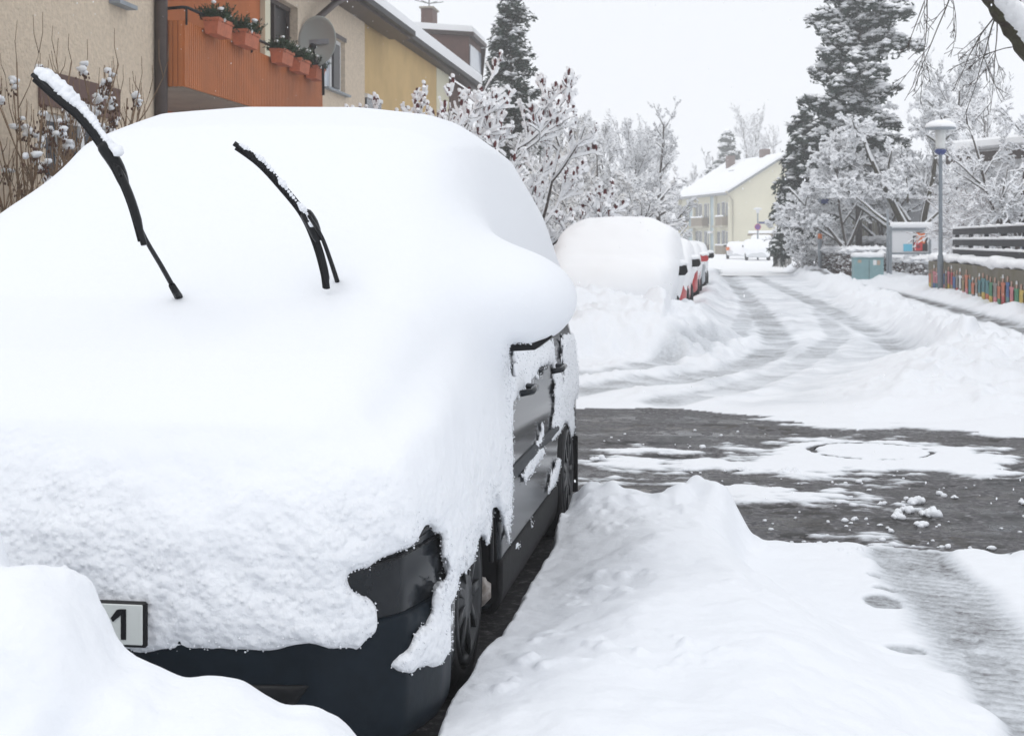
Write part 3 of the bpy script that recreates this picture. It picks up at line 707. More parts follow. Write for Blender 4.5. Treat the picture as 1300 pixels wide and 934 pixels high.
STRIP = [gp(*p) for p in ((1030, 353), (1076, 363), (1125, 373), (1165, 384), (1200, 394), (1245, 408), (1310, 428), (1400, 452))]
VHEAP = gpoly([(600, 478), (800, 470), (905, 468), (938, 452), (942, 425), (915, 400), (885, 380), (860, 385), (600, 392)])
RHEAP = gpoly([(1020, 500), (1075, 470), (1150, 452), (1120, 425), (1200, 428), (1330, 470), (1700, 520), (1700, 590), (1300, 548), (1180, 536), (1090, 534), (1030, 522)])
FILM = [((1110, 576), (.95, .95), 1.5), ((990, 592), (.55, .35), .8), ((1190, 588), (.5, .4), .9), ((800, 572), (.35, .30), .9), ((860, 592), (.45, .25), .75), ((770, 590), (.3, .3), .7), ((1000, 626), (.55, .28), .75), ((1060, 640), (.4, .25), .6), ((960, 628), (.3, .25), .5), ((1120, 534), (1.2, .6), .7), ((1250, 600), (.4, .25), .45), ((1075, 612), (.4, .3), .6), ((830, 548), (.5, .2), .3), ((1150, 655), (.35, .3), .8), ((1100, 688), (.5, .25), .8), ((900, 575), (.6, .3), .3), ((780, 612), (.5, .3), .9), ((1180, 620), (.3, .3), .3)]
CLODS = [(757, 584, .035), (942, 598, .03), (997, 600, .045), (1010, 602, .03), (1165, 639, .045), (1152, 650, .04), (1176, 654, .05), (1140, 657, .035), (1168, 668, .035), (1185, 650, .03), (1085, 704, .05), (1070, 706, .055), (1055, 697, .04), (1100, 705, .035), (1043, 694, .035), (1275, 722, .04), (1290, 728, .05), (1262, 716, .03), (1225, 704, .03), (1300, 640, .03), (1020, 606, .02), (870, 598, .025), (1120, 640, .02), (1210, 632, .02), (1085, 660, .02)]
FEET = [(1121, 772, .085, .12), (1129, 754, .075, .055), (1137, 722, .09, .11), (1112, 737, .045, .03), (1221, 819, .07, .09), (1250, 841, .09, .10), (1150, 832, .08, .05)]
def terrain(x, y):
    """height, slush and region id of the snow surface at world x, y"""
    n1 = fbm(x, y, 0*x, 1.3, 3); n2 = fbm(x, y, 3+0*x, .28, 3); n3 = fbm(x, y, 7+0*x, .07, 2); nb = fbm(x, y, 1+0*x, 6, 2)
    lump = np.maximum(0, fbm(x, y, 11+0*x, .22, 2)-.15)
    ds = np.hypot(x, y)
    h = .10+.035*n1+.012*n2+.0035*n3; sl = np.zeros_like(x); reg = np.zeros(x.shape, int)
    # street surface driven on: low, packed
    road = sstep(-1.0, -.4, x)*(1-sstep(2.7, 3.3, x))*sstep(12.6, 13.6, y)
    packed = .045+.012*n1+.006*n2+.002*n3
    h = h*(1-road)+packed*road; sl = np.maximum(sl, road*np.clip(.15+.16*n2+.12*n1+.10*fbm(x*1.2, y*.25, 80+0*x, .5, 3), 0, .34))
    for Rt, w, dep, s_ in ((RUT1, .30, .026, .46), (RUT2, .30, .026, .44), (RUT3, .24, .018, .36), (RUT4, .22, .016, .34)):
        d = linedist(x+.05*n1, y+.1*n1, Rt); wv = w*(1+.25*n2)
        k = 1-sstep(wv*.55, wv*1.15, d)
        h = h-dep*k+.018*np.exp(-((d-wv*1.4)/.08)**2)*(y < 40); sl = np.maximum(sl, k*(s_+.16*n2+.10*n1))
    # left yard side behind and beside the parked cars
    yard = 1-sstep(-3.6, -2.8, x); h = np.where(yard > 0, h+yard*(.16+.06*n1), h)
    # kerb side drift beside the parked cars (cars stand in snow)
    kd = np.exp(-((x+.62)/.33)**2)*sstep(18.8, 20.5, y)*(1-sstep(48, 55, y))*sstep(.1, .5, x+1.2+.7)
    kh = kd*(.19+.07*n1+.03*n2); h = h+kh
    # ploughed heap in front of the second car
    d = polysdf(x, y, VHEAP)+.22*n2+.25*n1; kv = 1-sstep(-.85, .12, d)
    kv = kv*sstep(22.5, 20.6, y)
    hv = kv*(.46+.22*np.exp(-((y-19.3)/.8)**2)*(x < -.9)+.10*n1+.07*n2+.10*np.minimum(lump, .6)+.012*n3); h = h+hv; reg = np.where((hv > .05), 2, reg)
    # heap on the right
    d = polysdf(x, y, RHEAP)+.15*n2+.25*n1; kr = 1-sstep(-1.1, .12, d)
    hr = kr*(.24+.08*n1+.06*n2+.13*np.minimum(lump, .5)+.012*n3); h = h+hr; 
    # long bank between street and footpath
    bc = 3.05+.25*fbm(y*0, y, 5+0*y, 4, 2)+.02*(y-20)*0
    kb = np.exp(-((x-bc)/.50)**4)*sstep(15.5, 18, y)
    hb = kb*(.24+.08*n1+.06*n2+.14*np.minimum(lump, .5)+.012*n3); h = h+hb; reg = np.where(np.maximum(hr, hb) > .07, 3, reg); sl = sl*(1-np.clip(np.maximum(hr, hb)*8, 0, 1))
    # footpath strip, wall side drift, raised garden behind the wall
    path = sstep(3.5, 3.75, x)*(1-sstep(4.5, 4.8, x))*sstep(16, 18, y)
    d = linedist(x+.10*n1, y, STRIP); k = (1-sstep(.10, .36, d+.12*n2+.07*n1))
    h = h-.03*k; sl = np.maximum(sl, k*(.74+.35*n2+.2*n1)); reg = np.where(k > .35, 0, reg)
    wd = sstep(4.6, 5.1, x)*sstep(18, 22, y); h = h+wd*(.13+.06*n1+.05*n2)
    g = sstep(5.42, 5.6, x)*sstep(14, 17, y)*(1-sstep(41.2, 42, y)); h = np.maximum(h, g*(.95+.05*n1))
    # asphalt laid bare at the junction
    da = polysdf(x, y, ASPH)+.16*fbm(x*.35, y, 70+0*x, .3, 3)+.10*n1
    inside = 1-sstep(-.22, .16, da); h = np.where((y > 9), h*(.12+.88*sstep(-.15, 1.1, da)), h)
    film = 0*x
    for (c, r, w) in FILM:
        p = gp(*c); film = film+w*np.exp(-((x-p[0])/r[0])**2-((y-p[1])/r[1])**2)
    n4 = fbm(x*.6, y*1.3, 31+0*x, .09, 3)
    film = film*.85+.26*n2+.16*n1+.28*n4-.66+.14*fbm(x*.35, y*1.5, 9+0*x, .3, 2)
    film = film+.45*np.exp(-((da+.02)/.12)**2)
    rr = np.hypot(x-gp(1106, 574)[0], y-gp(1106, 574)[1]); film = np.maximum(film, (.30+.1*n2)*(rr < .60)*(1-.9*sstep(.42, .60, rr)))
    film = film-1.0*np.exp(-((rr-.415)/.030)**2)*np.clip(.85+1.2*n2+.3*n3, .15, 1.1)
    fh = np.clip(film*.05, -.012, .016)+.002*n3
    slf = np.clip(.92-film*3.4, 0, 1)
    h = np.minimum(h, .10+.3*np.maximum(da+.16, 0)) if False else h
    h = h*(1-inside)+fh*inside
    sl = np.where(inside > .5, slf, sl)
    reg = np.where(inside > .5, 0, reg)
    # foreground ground before the junction
    right = sstep(.15, .5, x)
    lip = 7.18+.10*n2+.07*n1-.36*sstep(.95, 1.35, x)
    fg = 1-sstep(-.09, .07, y-lip)
    edge = np.interp(y, [2, 4.5, 5.6, 6.6, 7.3], [.75, .62, .42, .05, .02])+.10*n1+.05*n2
    wid = np.interp(y, [2, 4.5, 5.8, 6.7, 7.3], [.75, .65, .45, .20, .16])
    top = .21+.05*sstep(5.5, 6.9, y)-.03*sstep(6, 4, y)
    S1 = 1-sstep(-wid, wid*.35, x-edge)
    nl = sstep(6.3, 7.0, y); near_ = (.62+.38*sstep(-.80, -.30, x+.05*n1))*(1-nl)+nl*(.75+.25*sstep(-.80, -.66, x))
    und = .045*fbm(x*1.0, y*.55, 40+0*x, .75, 2)+.020*fbm(x, y, 44+0*x, .26, 2)*sstep(-.7, -.5, x)
    hf = .035+S1*(top*near_+und)+.0045*n3+.010*np.maximum(0, lump)*S1+.016*(1-S1)*(n1*.6+n2*.5)*(1-.5*sstep(.8, 1.4, x))
    # blocky broken crest at the far lip
    blk = np.maximum(0, fbm(x, y, 50+0*x, .16, 2))
    hf = hf+S1*.085*blk*np.exp(-((y-lip+.12)/.14)**2)
    # shallow dents and crumbs
    hf = hf-.03*np.exp(-(((x-.28)/.05)**2+((y-5.4)/.12)**2))-.02*np.exp(-(((x-.10)/.06)**2+((y-6.2)/.10)**2))
    k = sstep(-.86, -.79, x+.02*n2+.015*n1); hf = hf*k+.012*(1-k)
    hf = np.where(x < -2.62, .16+.03*n1, hf)
    side_ = (x > -2.7) & (x < 6)
    h = np.where((y < 8.2), h*(1-fg)+hf*fg, h); sl = np.where(fg > .5, 0, sl)
    reg = np.where((fg > .5) & (x > -.80) & (S1 > .12), 1, reg)
    # far lip of the foreground mound breaks off in blocks
    # tyre tracks out to the right
    dt = polysdf(x, y, TRACK)+.05*n2+.03*n1; kt = 1-sstep(-.08, .05, dt)
    u_ = (x-gp(1150, 700)[0])*.94-(y-gp(1150, 700)[1])*.35
    tread = .5+.5*np.sign(np.sin((y*.9+x*.35)*95+5*n2+3*n1))
    hcol = .010+.003*n3+.004*tread
    kt = kt*fg
    h = h*(1-kt)+hcol*kt; sl = np.maximum(sl, kt*np.clip(.50+.16*n2+.12*n1+.10*(tread-.5), 0, .9)); reg = np.where(kt > .4, 0, reg)
    for px, py, a, b in FEET:
        c = gp(px, py); e = np.sqrt(((x-c[0])/a)**2+((y-c[1])/b)**2)
        k = (1-sstep(.8, 1.05, e+.1*n3)); h = h-k*.012; h = np.where(k > .3, np.maximum(h, .006), h); sl = np.maximum(sl, k*(.58+.1*n2))
        h = h+.003*np.exp(-((e-1.25)/.2)**2)
    scuff = np.maximum(0, fbm(x, y, 25+0*x, .07, 2)-.1)*S1*sstep(.05, .4, fbm(x, y, 27+0*x, .6, 2)); h = h+scuff*.022
    # bare ground under the near car, coloured dark to stand for shade
    for (cx, cy, L_) in ((CARX, CARY, 4.6),):
        k = (1-sstep(.86, .925, np.abs(x-cx)+.02*n2))*sstep(cy+.1, cy+.4, y)*(1-sstep(cy+L_-.2, cy+L_, y)); h = h*(1-k)+.012*k; sl = np.maximum(sl, k*1.0)
    # terrain in the distance rises a little at the left bend
    return h, sl, reg
# fan grid centred below the viewpoint, finer near it
NA, NR = 1000, 1150
ang = np.linspace(math.radians(-40), math.radians(33), NA)            # about the view axis
tt = np.linspace(0, 1, NR); rad = 2.2*(1/(1-tt*(1-(2.2/75)**.62)))**(1/.62)
A, Rr = np.meshgrid(ang, rad, indexing='ij')
gx = Rr*np.sin(A-TH); gy = Rr*np.cos(A-TH)
H_, SL_, RG_ = terrain(gx, gy)
# the snow follows the ground down to the horizon sheet at its rim
idx = np.arange(NA*NR).reshape(NA, NR)
q = np.stack([idx[:-1, :-1], idx[1:, :-1], idx[1:, 1:], idx[:-1, 1:]], -1).reshape(-1, 4)
VV = np.stack([gx, gy, H_], -1).reshape(-1, 3); fr = RG_.ravel()[q].max(1)
def sub_mesh(name, sel, m):
    f = q[sel]; used = np.unique(f); mp = np.full(len(VV), -1); mp[used] = np.arange(len(used))
    return link_mesh(name, VV[used], mp[f], m, attr={'slush': SL_.ravel()[used]})
cover = struct(sub_mesh('snow_cover', fr == 0, M['cover']), 'snow lying over street, yards and footpath with grey wheel ruts', 'snow')
struct(sub_mesh('snow_bank', fr == 1, M['cover']), 'rounded snow bank beside the near front wheel of the dark car', 'snow bank')
struct(sub_mesh('snow_bank', fr == 2, M['cover']), 'lumpy ploughed snow bank in front of the second parked car', 'snow bank')
struct(sub_mesh('snow_bank', fr == 3, M['cover']), 'long lumpy snow bank between the street and the right footpath', 'snow bank')
# asphalt of the crossing, and the sheet that carries everything to the horizon
xs = np.array([(-14, 4.5), (14, 4.5), (14, 15.5), (-14, 15.5)])
struct(link_mesh('road', [(x, y, 0) for x, y in xs], np.array([[0, 1, 2, 3]]), M['asphalt']), 'wet dark asphalt of the crossing street', 'road')
big = MB()
Rb = 2000
big.add([(-Rb, -Rb, -.06), (Rb, -Rb, -.06), (Rb, Rb, -.06), (-Rb, Rb, -.06)], [(0, 1, 2, 3)])
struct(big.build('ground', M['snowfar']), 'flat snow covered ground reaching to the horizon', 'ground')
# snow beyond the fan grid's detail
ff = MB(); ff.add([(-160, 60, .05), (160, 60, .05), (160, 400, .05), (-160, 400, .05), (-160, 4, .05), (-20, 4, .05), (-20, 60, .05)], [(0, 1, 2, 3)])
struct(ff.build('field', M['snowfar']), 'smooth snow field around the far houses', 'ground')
# snow pile before the licence plate -------------------------------------------------
def pile(X, Y, Z):
    wx, wy = X, Y
    P0 = at(-40, 700, 3.15); P1 = at(60, 790, 3.15); P2 = at(150, 850, 3.15)
    d = 1e9
    for (cx, cy, cz, rx, ry, rz) in ((-1.86, 2.97, .34, .35, .34, .66), (-1.49, 3.0, .26, .205, .3, .503), (-1.30, 3.02, .16, .22, .3, .43), (-1.12, 2.98, .12, .24, .3, .415), (-.92, 2.98, .10, .24, .3, .40), (-.74, 3.02, .06, .22, .34, .30), (-2.4, 2.9, .4, .5, .4, .6), (-.55, 3.0, .0, .4, .4, .20)):
        e = (np.sqrt(((X-cx)/rx)**2+((Y-cy)/ry)**2+((Z-cz)/rz)**2)-1)*min(rx, rz)
        d = e if isinstance(d, float) else smin(d, e, .05)
    d = d+fbm(X, Y, Z, .22, 3)*.020+fbm(X, Y, Z, .06, 2)*.006
    return np.maximum(d, -.01-Z+0*X)
V, Q = iso(pile, (-2.9, 2.3, -.06), (-.5, 3.5, 1.1), .016, 2)
struct(link_mesh('snow_bank', V, Q, M['carsnow'], attr={'crumbly': .25+.2*fbm(V[:, 0], V[:, 1], V[:, 2], .3, 2)}), 'smooth snow bank at the lower left hiding most of the licence plate', 'snow bank')
# manhole with its ring on the junction
mc = gp(1106, 574)
R = random.Random(77); cr = MB()
for px, py, r in CLODS:
    c = gp(px, py)
    for k in range(7): cr.blob((c[0]+R.gauss(0, r*.55), c[1]+R.gauss(0, r*.6), r*R.uniform(.1, .5)), (r*R.uniform(.3, .75), r*R.uniform(.3, .75), r*R.uniform(.25, .6)), 10, .22, seed=k+int(px))
AP = [(gp(*p)) for p in ((760, 560), (900, 560), (940, 600), (1010, 640), (1060, 655), (1150, 655), (1180, 640), (1230, 625), (1120, 680), (1280, 700), (1210, 690), (1040, 620), (860, 600))]
for k in range(150):
    c = AP[R.randrange(len(AP))]; x = c[0]+R.gauss(0, .35); y = max(7.35, c[1]+R.gauss(0, .45)); r = R.uniform(.004, .012)*(2 if R.random() < .12 else 1)
    cr.blob((x, y, r*.4), (r*R.uniform(.8, 1.5), r, r*.7), 7, .3, seed=k)
co_ = cr.build('snow_crumbs', M['snow'], None, True); tag(co_, 'small broken snow lumps and crumbs scattered over the wet crossing', 'snow crumbs', kind='stuff')
t = thing('manhole_cover', 'round iron manhole ring half buried in snow on the wet crossing', 'manhole', (mc[0], mc[1], 0))
MB().lathe((0, 0, 0), [(.43, -.02), (.43, .009), (.40, .010), (.40, -.02)], 64).build('ring', M['iron'], t, False)
MB().lathe((0, 0, 0), [(.385, -.02), (.385, .006), (.36, .0065), (.001, .0065)], 64).build('lid', M['iron'], t, False)
# ================================================================== LEFT HOUSE (beige part, balcony, ochre part behind)
HA = math.radians(1.6)
TX, TY = -math.sin(HA), math.cos(HA)                # along the facade, away from the viewpoint
BX, BY = -7.45, 18.1                                # facade origin near the balcony corner
def onfac(px, py, off=0.0):
    """facade coordinates (s, z) of the point seen at a pixel, on the plane off metres inward of the facade"""
    u = (px-650)/FPX; dx, dy, dz = -ST+u*CT, CT+u*ST, (305-py)/FPX
    nx, ny = -TY, TX                                 # inward
    ox, oy = BX+nx*off, BY+ny*off
    k = (ox*nx+oy*ny)/(dx*nx+dy*ny)
    x, y = k*dx, k*dy
    return ((x-BX)*TX+(y-BY)*TY, HC+dz*k)
def S(px, off=0.0): return onfac(px, 300, off)[0]
house = thing('house', 'beige roughcast house with orange balcony and brown downpipe, at the left', 'house', (BX, BY, 0), HA+math.pi/2)
OF = 1.1                                             # the wall behind the balcony is set back from the left bay
def wall_with_holes(mb, sa, sb, za, zb, holes, y0, y1):
    xs_ = sorted({sa, sb, *[h[0] for h in holes], *[h[1] for h in holes]}); zs_ = sorted({za, zb, *[h[2] for h in holes], *[h[3] for h in holes]})
    for i in range(len(xs_)-1):
        for j in range(len(zs_)-1):
            a, b, c, d = xs_[i], xs_[i+1], zs_[j], zs_[j+1]
            if any(a >= h[0]-1e-6 and b <= h[1]+1e-6 and c >= h[2]-1e-6 and d <= h[3]+1e-6 for h in holes): continue
            mb.box(a, b, y0, y1, c, d)
FO = -.36                                            # plane of the balcony front
bsf = S(235, FO); bs1 = S(410, FO); bs0 = S(203)
zt = onfac(235, 26, FO)[1]; zb = onfac(235, 109, FO)[1]
bwin = (S(58), S(140), .3, onfac(110, 152)[1])
mb = MB(); wall_with_holes(mb, -9.0, bs0, -.1, 9, [bwin], 0, .3); mb.box(bs0-.3, bs0, .301, OF+.3, -.1, 9)
mb.build('bay_wall', M['stucco'], house)
door = (S(337, OF), S(378, OF), zb+.1, onfac(355, -3, OF)[1])
door = (door[0], door[1], zb+.1, max(door[3], zt+1.2))
w1 = (S(412, OF), S(438, OF), onfac(412, 110, OF)[1], onfac(412, 40, OF)[1])
so0 = S(331, OF); s1 = S(463, OF)
mb = MB(); wall_with_holes(mb, so0, s1, -.1, 8.2, [w1, door], OF, OF+.3); mb.build('wall', M['stucco'], house)
MB().box(bs0+.002, so0-.002, OF, OF+.3, -.1, 8.2).build('orange_wall', M['orangewall'], house)
MB().box(so0-.05, door[0]-.02, OF-.10, OF-.003, zb, 8.1).build('door_post', M['cream'], house)
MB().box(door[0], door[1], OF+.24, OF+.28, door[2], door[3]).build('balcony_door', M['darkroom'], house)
fr = MB()
for a in (door[0]+.02, .5*(door[0]+door[1]), door[1]-.09): fr.box(a, a+.07, OF+.16, OF+.23, door[2], door[3])
fr.box(door[0], door[1], OF+.155, OF+.225, door[3]-.09, door[3]); fr.build('door_frame', M['brown'], house)
# balcony apron of ribbed orange boards
ap = MB(); n = 86; L = bs1-bsf
ap.box(bsf, bs1, FO+.02, FO+.06, zb, zt)
for k in range(n):
    a = bsf+L*k/n; ap.box(a+.006, a+L/n-.022, FO, FO+.018, zb-.01, zt)
ap.box(bsf-.0, bsf+.04, FO+.061, -.002, zb, zt)
for k in range(5):
    a = FO+.02-FO*k/5*.94; ap.box(bsf-.02, bsf-.002, a+.012, a-FO/5-.012, zb-.01, zt)
ap.box(bs1-.04, bs1, FO+.061, OF-.004, zb, zt)
ap.build('balcony_apron', M['orange'], house)
MB().box(bsf+.03, bs1-.05, FO+.065, OF-.004, zb-.02, zb+.16).build('balcony_slab', M['concrete'], house)
bm = MB()
for a in (bs0+1.9, bs0+4.4): bm.box(a, a+.2, FO+.2, OF-.004, zb-.2, zb-.022)
rl = MB(); rz = zt+.17
rl.tube([(bs0+.05, .0, rz), (bsf+.0, FO+.04, rz), (bsf+.06, FO-.02, rz), (bs1, FO-.02, rz)], .022, 8)
for k in range(6):
    a = bsf+L*k/5*.995; rl.tube([(a+.01, FO-.015, zt-.06), (a+.01, FO-.015, rz)], .016, 6)
rl.build('balcony_railing', M['black'], house, True)
# downpipes
dp = MB(); sp = S(197); dp.tube([(sp, -.08, -.1), (sp, -.08, 8.4)], .085, 12); dp.build('downpipe', M['brown'], house, True)
o_ = OF-.10
a1 = S(388, o_); p2 = onfac(388, 42, o_); p3 = onfac(427, 3, o_-.3); p4 = onfac(447, -8, o_-.4)
dp = MB(); dp.tube([(a1, o_, zb), (a1, o_, p2[1]-.1), (a1+.05, o_, p2[1]+.10), (p3[0], o_-.3, p3[1]), (p4[0], o_-.42, p4[1])], .075, 12); dp.build('downpipe', M['brown'], house, True)
def window(parent, a, b, c, d, y=.10, mull=1, pm='paneblue', sill=True, fm='white'):
    f = MB(); t = .075
    f.box(a, b, y, y+.07, d-t, d); f.box(a, b, y, y+.07, c, c+t); f.box(a, a+t, y+.001, y+.069, c+t, d-t); f.box(b-t, b, y+.001, y+.069, c+t, d-t)
    for k in range(mull):
        m_ = a+(b-a)*(k+1)/(mull+1); f.box(m_-.06, m_+.06, y-.004, y+.066, c+t, d-t)
    w = f.build('window', M[fm], parent)
    MB().box(a+.02, b-.02, y+.03, y+.04, c+.02, d-.02).build('pane', M[pm], w)
    if sill: MB().box(a-.08, b+.12, y-.22, y+.02, c-.05, c-.004).build('sill', M['postgrey'], w)
    return w
ww = window(house, *w1, y=OF+.10)
MB().box(w1[1]-.85, w1[1]-.28, OF+.05, OF+.09, w1[2]+.1, w1[3]-.12).build('shutter_gap', M['darkroom'], ww)
MB().box(w1[0]-.05, w1[1]+.08, OF-.02, OF+.06, w1[3]+.004, w1[3]+.10).build('lintel', M['brown'], ww)
wb = window(house, *bwin, mull=2, pm='pane')
MB().box(S(48), S(150), -.03, -.004, bwin[3]+.06, bwin[3]+.44).build('lintel_band', M['brick'], wb)
MB().box(S(138), S(161), -.14, -.004, onfac(150, 4)[1]-.05, onfac(150, 4)[1]).build('upper_sill', M['postgrey'], house)
# roofs: eaves run along the street, snow covered slopes rise away from it
PIT = math.tan(math.radians(33))
def roof(parent, sa, sb, ze, o0, depth, th=.22, st=.30, mt='brown'):
    def slab(z0, z1, e): return [(o0+e, z0), (depth, z0+(depth-o0-e)*PIT), (depth, z1+(depth-o0-e)*PIT), (o0+e, z1)]
    m = MB(); m.prism(slab(ze, ze+th, 0), sa, sb, 'x'); m.build('roof', M[mt], parent)
    m = MB(); m.prism(slab(ze+th+.003, ze+th+st, .05), sa+.05, sb-.05, 'x'); m.build('roof_snow', M['snowfar'], parent)
    m = MB(); m.prism([(o0-.14, ze+.02), (o0-.01, ze+.02), (o0-.01, ze+.16), (o0-.14, ze+.16)], sa, sb, 'x'); m.build('gutter', M['iron'], parent)
    m = MB(); m.box(sa, sb, o0, OF+.02 if parent is house else OF+.17, ze-.04, ze-.004); m.build('soffit', M[mt], parent)
eo = OF-.55
e0 = onfac(521, 48, eo); roof(house, bs0-6, e0[0], e0[1], eo, 8)
yh = thing('house', 'ochre rendered house with snowy roof, brown dormer and chimney, behind the beige one', 'house', (BX, BY, 0), HA+math.pi/2)
YO = OF+.15; y0_ = onfac(560, 80, YO-.3); zey = y0_[1]
e1 = S(554, YO); e2 = S(567, YO)
mb = MB(); mb.box(s1+.002, e1, YO, YO+.3, -.1, max(zey+.1, 4)); mb.prism([(YO+.31, 3), (YO+.6, 3), (YO+.6, 4)], s1, e1, 'x'); mb.build('wall', M['yellow'], yh)
MB().box(e1+.002, e2+.4, YO-.01, YO+8, -.1, zey+.05).build('corner_wall', M['cream'], yh)
MB().box(e2+.402, e2+6.2, YO+.25, YO+8, -.1, zey+.05).build('recessed_wall', M['brick'], yh)
roof(yh, s1-.2, e2+6.5, zey, YO-.3, 8.5, .14, .50)
yw_ = (S(463, YO)+.02, S(482, YO), onfac(470, 127, YO)[1])
ywn = MB().box(yw_[0], yw_[1], YO-.05, YO-.004, yw_[2]-1.0, yw_[2]).build('window', M['pane'], yh)
MB().box(yw_[0]-.05, yw_[1]+.05, YO-.08, YO-.003, yw_[2]+.004, yw_[2]+.10).build('window_lintel', M['greywall'], ywn)
# dormer standing on the ochre house's roof, its window towards the street
od = YO+.9
da_ = S(595, od); db_ = S(611, od); ztd = onfac(595, 46, od)[1]
def zr(o): return zey+.55+(o-(YO-.3))*PIT
dm = MB().prism([(od, zr(od)-.4), (od+3.2, zr(od+3.2)-.4), (od+3.2, ztd+.25), (od, ztd)], da_, db_, 'x').build('dormer', M['brick'], yh)
MB().prism([(od-.22, ztd-.02), (od+3.6, ztd+.28), (od+3.6, ztd+.45), (od-.22, ztd+.15)], da_-.12, db_+.15, 'x').build('dormer_roof', M['brown'], dm)
MB().prism([(od-.18, ztd+.153), (od+3.6, ztd+.453), (od+3.6, ztd+.72), (od-.14, ztd+.40)], da_-.08, db_+.1, 'x').build('dormer_snow', M['snowfar'], dm)
MB().box(da_+.25, db_-.25, od-.03, od-.004, zr(od)+.02, ztd-.30).build('dormer_window', M['paneblue'], dm)
MB().prism([(od-.2, ztd-.05), (od-.004, ztd-.05), (od-.004, zr(od)-.1), (od-.05, zr(od)-.1)], db_-.08, db_+.06, 'x').build('dormer_cheek', M['brown'], dm)
oc_ = YO+4.0; c0 = S(549, oc_); c1 = S(560, oc_); ct = onfac(546, 8, oc_)[1]; cb_ = onfac(546, 34, oc_)[1]
ch = MB().box(c0, min(c1, c0+1.3), oc_, oc_+.55, cb_-2.5, ct, .02).build('chimney', M['brick'], yh); c1 = min(c1, c0+1.3)
MB().box(c0-.08, c1+.08, oc_-.08, oc_+.63, ct+.002, ct+.09, .02).build('chimney_cap', M['concrete'], ch)
cs = MB(); cs.tube([(.5*(c0+c1), oc_+.28, ct+.1), (.5*(c0+c1), oc_+.28, ct+.75)], .03, 6)
for a in (-.9, -.5, .5, .9): cs.tube([(.5*(c0+c1)+a*.4, oc_+.28-a*.7, ct+.45), (.5*(c0+c1), oc_+.28, ct+.32)], .02, 5)
cs.build('aerial', M['grey'], ch)
# satellite dish, own thing, hung on the railing end
dc = onfac(406, 53, -.62)
dish = thing('satellite_dish', 'grey round satellite dish on the end of the orange balcony', 'satellite dish', (0, 0, 0))
def h2w(a, y, z): return (BX+TX*a-TY*y, BY+TY*a+TX*y, z)
P = h2w(dc[0], -.62, dc[1]); dish.location = P; dish.rotation_euler = (0, 0, math.radians(-14))
d = MB(); prof = []
for k in range(9): r_ = .40*k/8; prof.append((max(r_, .001), -.0+.10*(r_/.40)**2*-1))
d.lathe((0, 0, 0), [(p[0], p[1]) for p in prof]+[(.405, -.095), (.40, -.085)]+[(max(p[0]-.003, .001), p[1]+.012) for p in prof[::-1]], 40, 'y')
for v in range(len(d.v)): x, y, z = d.v[v]; d.v[v] = (x*.92, y, z*1.05)
d.build('dish', M['dishmat'], dish, True)
MB().tube([(.0, -.02, -.40), (.05, -.25, -.36), (.12, -.42, -.16)], .018, 8).build('feed_arm', M['black'], dish, True)
MB().lathe((.12, -.46, -.14), [(.001, -.02), (.05, -.01), (.05, .06), (.03, .10), (.001, .10)], 14, 'y').build('receiver', M['black'], dish, True)
MB().tube([(0, .02, -.1), (0, .10, -.35), (0, .12, -.9)], .025, 8).build('mast', M['black'], dish, True)
MB().box(-.19, .19, -.034, -.026, -.05, .035).build('dish_label', M['postgrey'], dish)
# flower boxes on the railing
def fl_box(px, py, length, label, seed):
    off = FO-.13; a, z = onfac(px, py, off); P = h2w(a, off, z)
    t = thing('flower_box', label, 'flower box', P, HA+math.pi/2, 'terracotta flower boxes on the balcony railing')
    b = MB(); w, h_, l = .11, .105, length/2
    vs = [(-l*.94, -w*.75, -h_), (l*.94, -w*.75, -h_), (l*.94, w*.75, -h_), (-l*.94, w*.75, -h_), (-l, -w, h_), (l, -w, h_), (l, w, h_), (-l, w, h_)]
    b.add(vs, [(3, 2, 1, 0), (0, 1, 5, 4), (1, 2, 6, 5), (2, 3, 7, 6), (3, 0, 4, 7)])
    b.box(-l-.012, l+.012, -w-.012, -w+.01, h_-.03, h_+.012); b.box(-l-.012, -l+.01, -w+.011, w, h_-.029, h_+.011); b.box(l-.01, l+.012, -w+.011, w, h_-.029, h_+.011); b.box(-l+.011, l-.011, w-.01, w+.01, h_-.028, h_+.010)
    b.box(-l+.012, l-.012, -w+.012, w-.012, h_-.05, h_-.03)
    b.build('box', M['terra'], t)
    R = random.Random(seed); g = MB()
    for k in range(230):
        x = R.uniform(-l, l); y = R.uniform(-w, w); hh = R.uniform(.12, .34)*(1-.3*abs(x)/l)
        d_ = np.array((R.gauss(0, .55), R.gauss(0, .6), 1)); d_ /= np.linalg.norm(d_)
        p0 = np.array((x, y, h_-.04)); p1 = p0+d_*hh; g.beam(p0, p1, .006, .006)
        for q_ in range(7):
            t_ = R.uniform(.25, 1); p = p0+d_*hh*t_; e = np.array((R.gauss(0, 1), R.gauss(0, 1), R.gauss(.2, .6))); e = e/np.linalg.norm(e)*R.uniform(.03, .07)
            nrm = np.cross(e, d_); nrm = nrm/(np.linalg.norm(nrm)+1e-6)*.010
            g.add([p-nrm, p+e*.6-nrm, p+e, p+nrm], [(0, 1, 2, 3)])
    g.build('plant', M['green'], t)
    sb = MB()
    for k in range(3 + seed % 3): sb.blob((R.uniform(-l, l), R.uniform(-w*1.3, 0), h_+R.uniform(.05, .22)), (R.uniform(.02, .05),)*2+(.022,), 8, .2, seed=k)
    sb.build('snow_dusting', M['snowfar'], t, True)
    if seed in (1, 2, 5):
        MB().blob((-l*.4, -w-.02, h_+.0), (.02, .02, .035), 8, .02, seed=1).build('light_bulb', M['white'], t, True)
fl_box(277, 37, .62, 'first terracotta flower box from the left, nearest the balcony corner', 1)
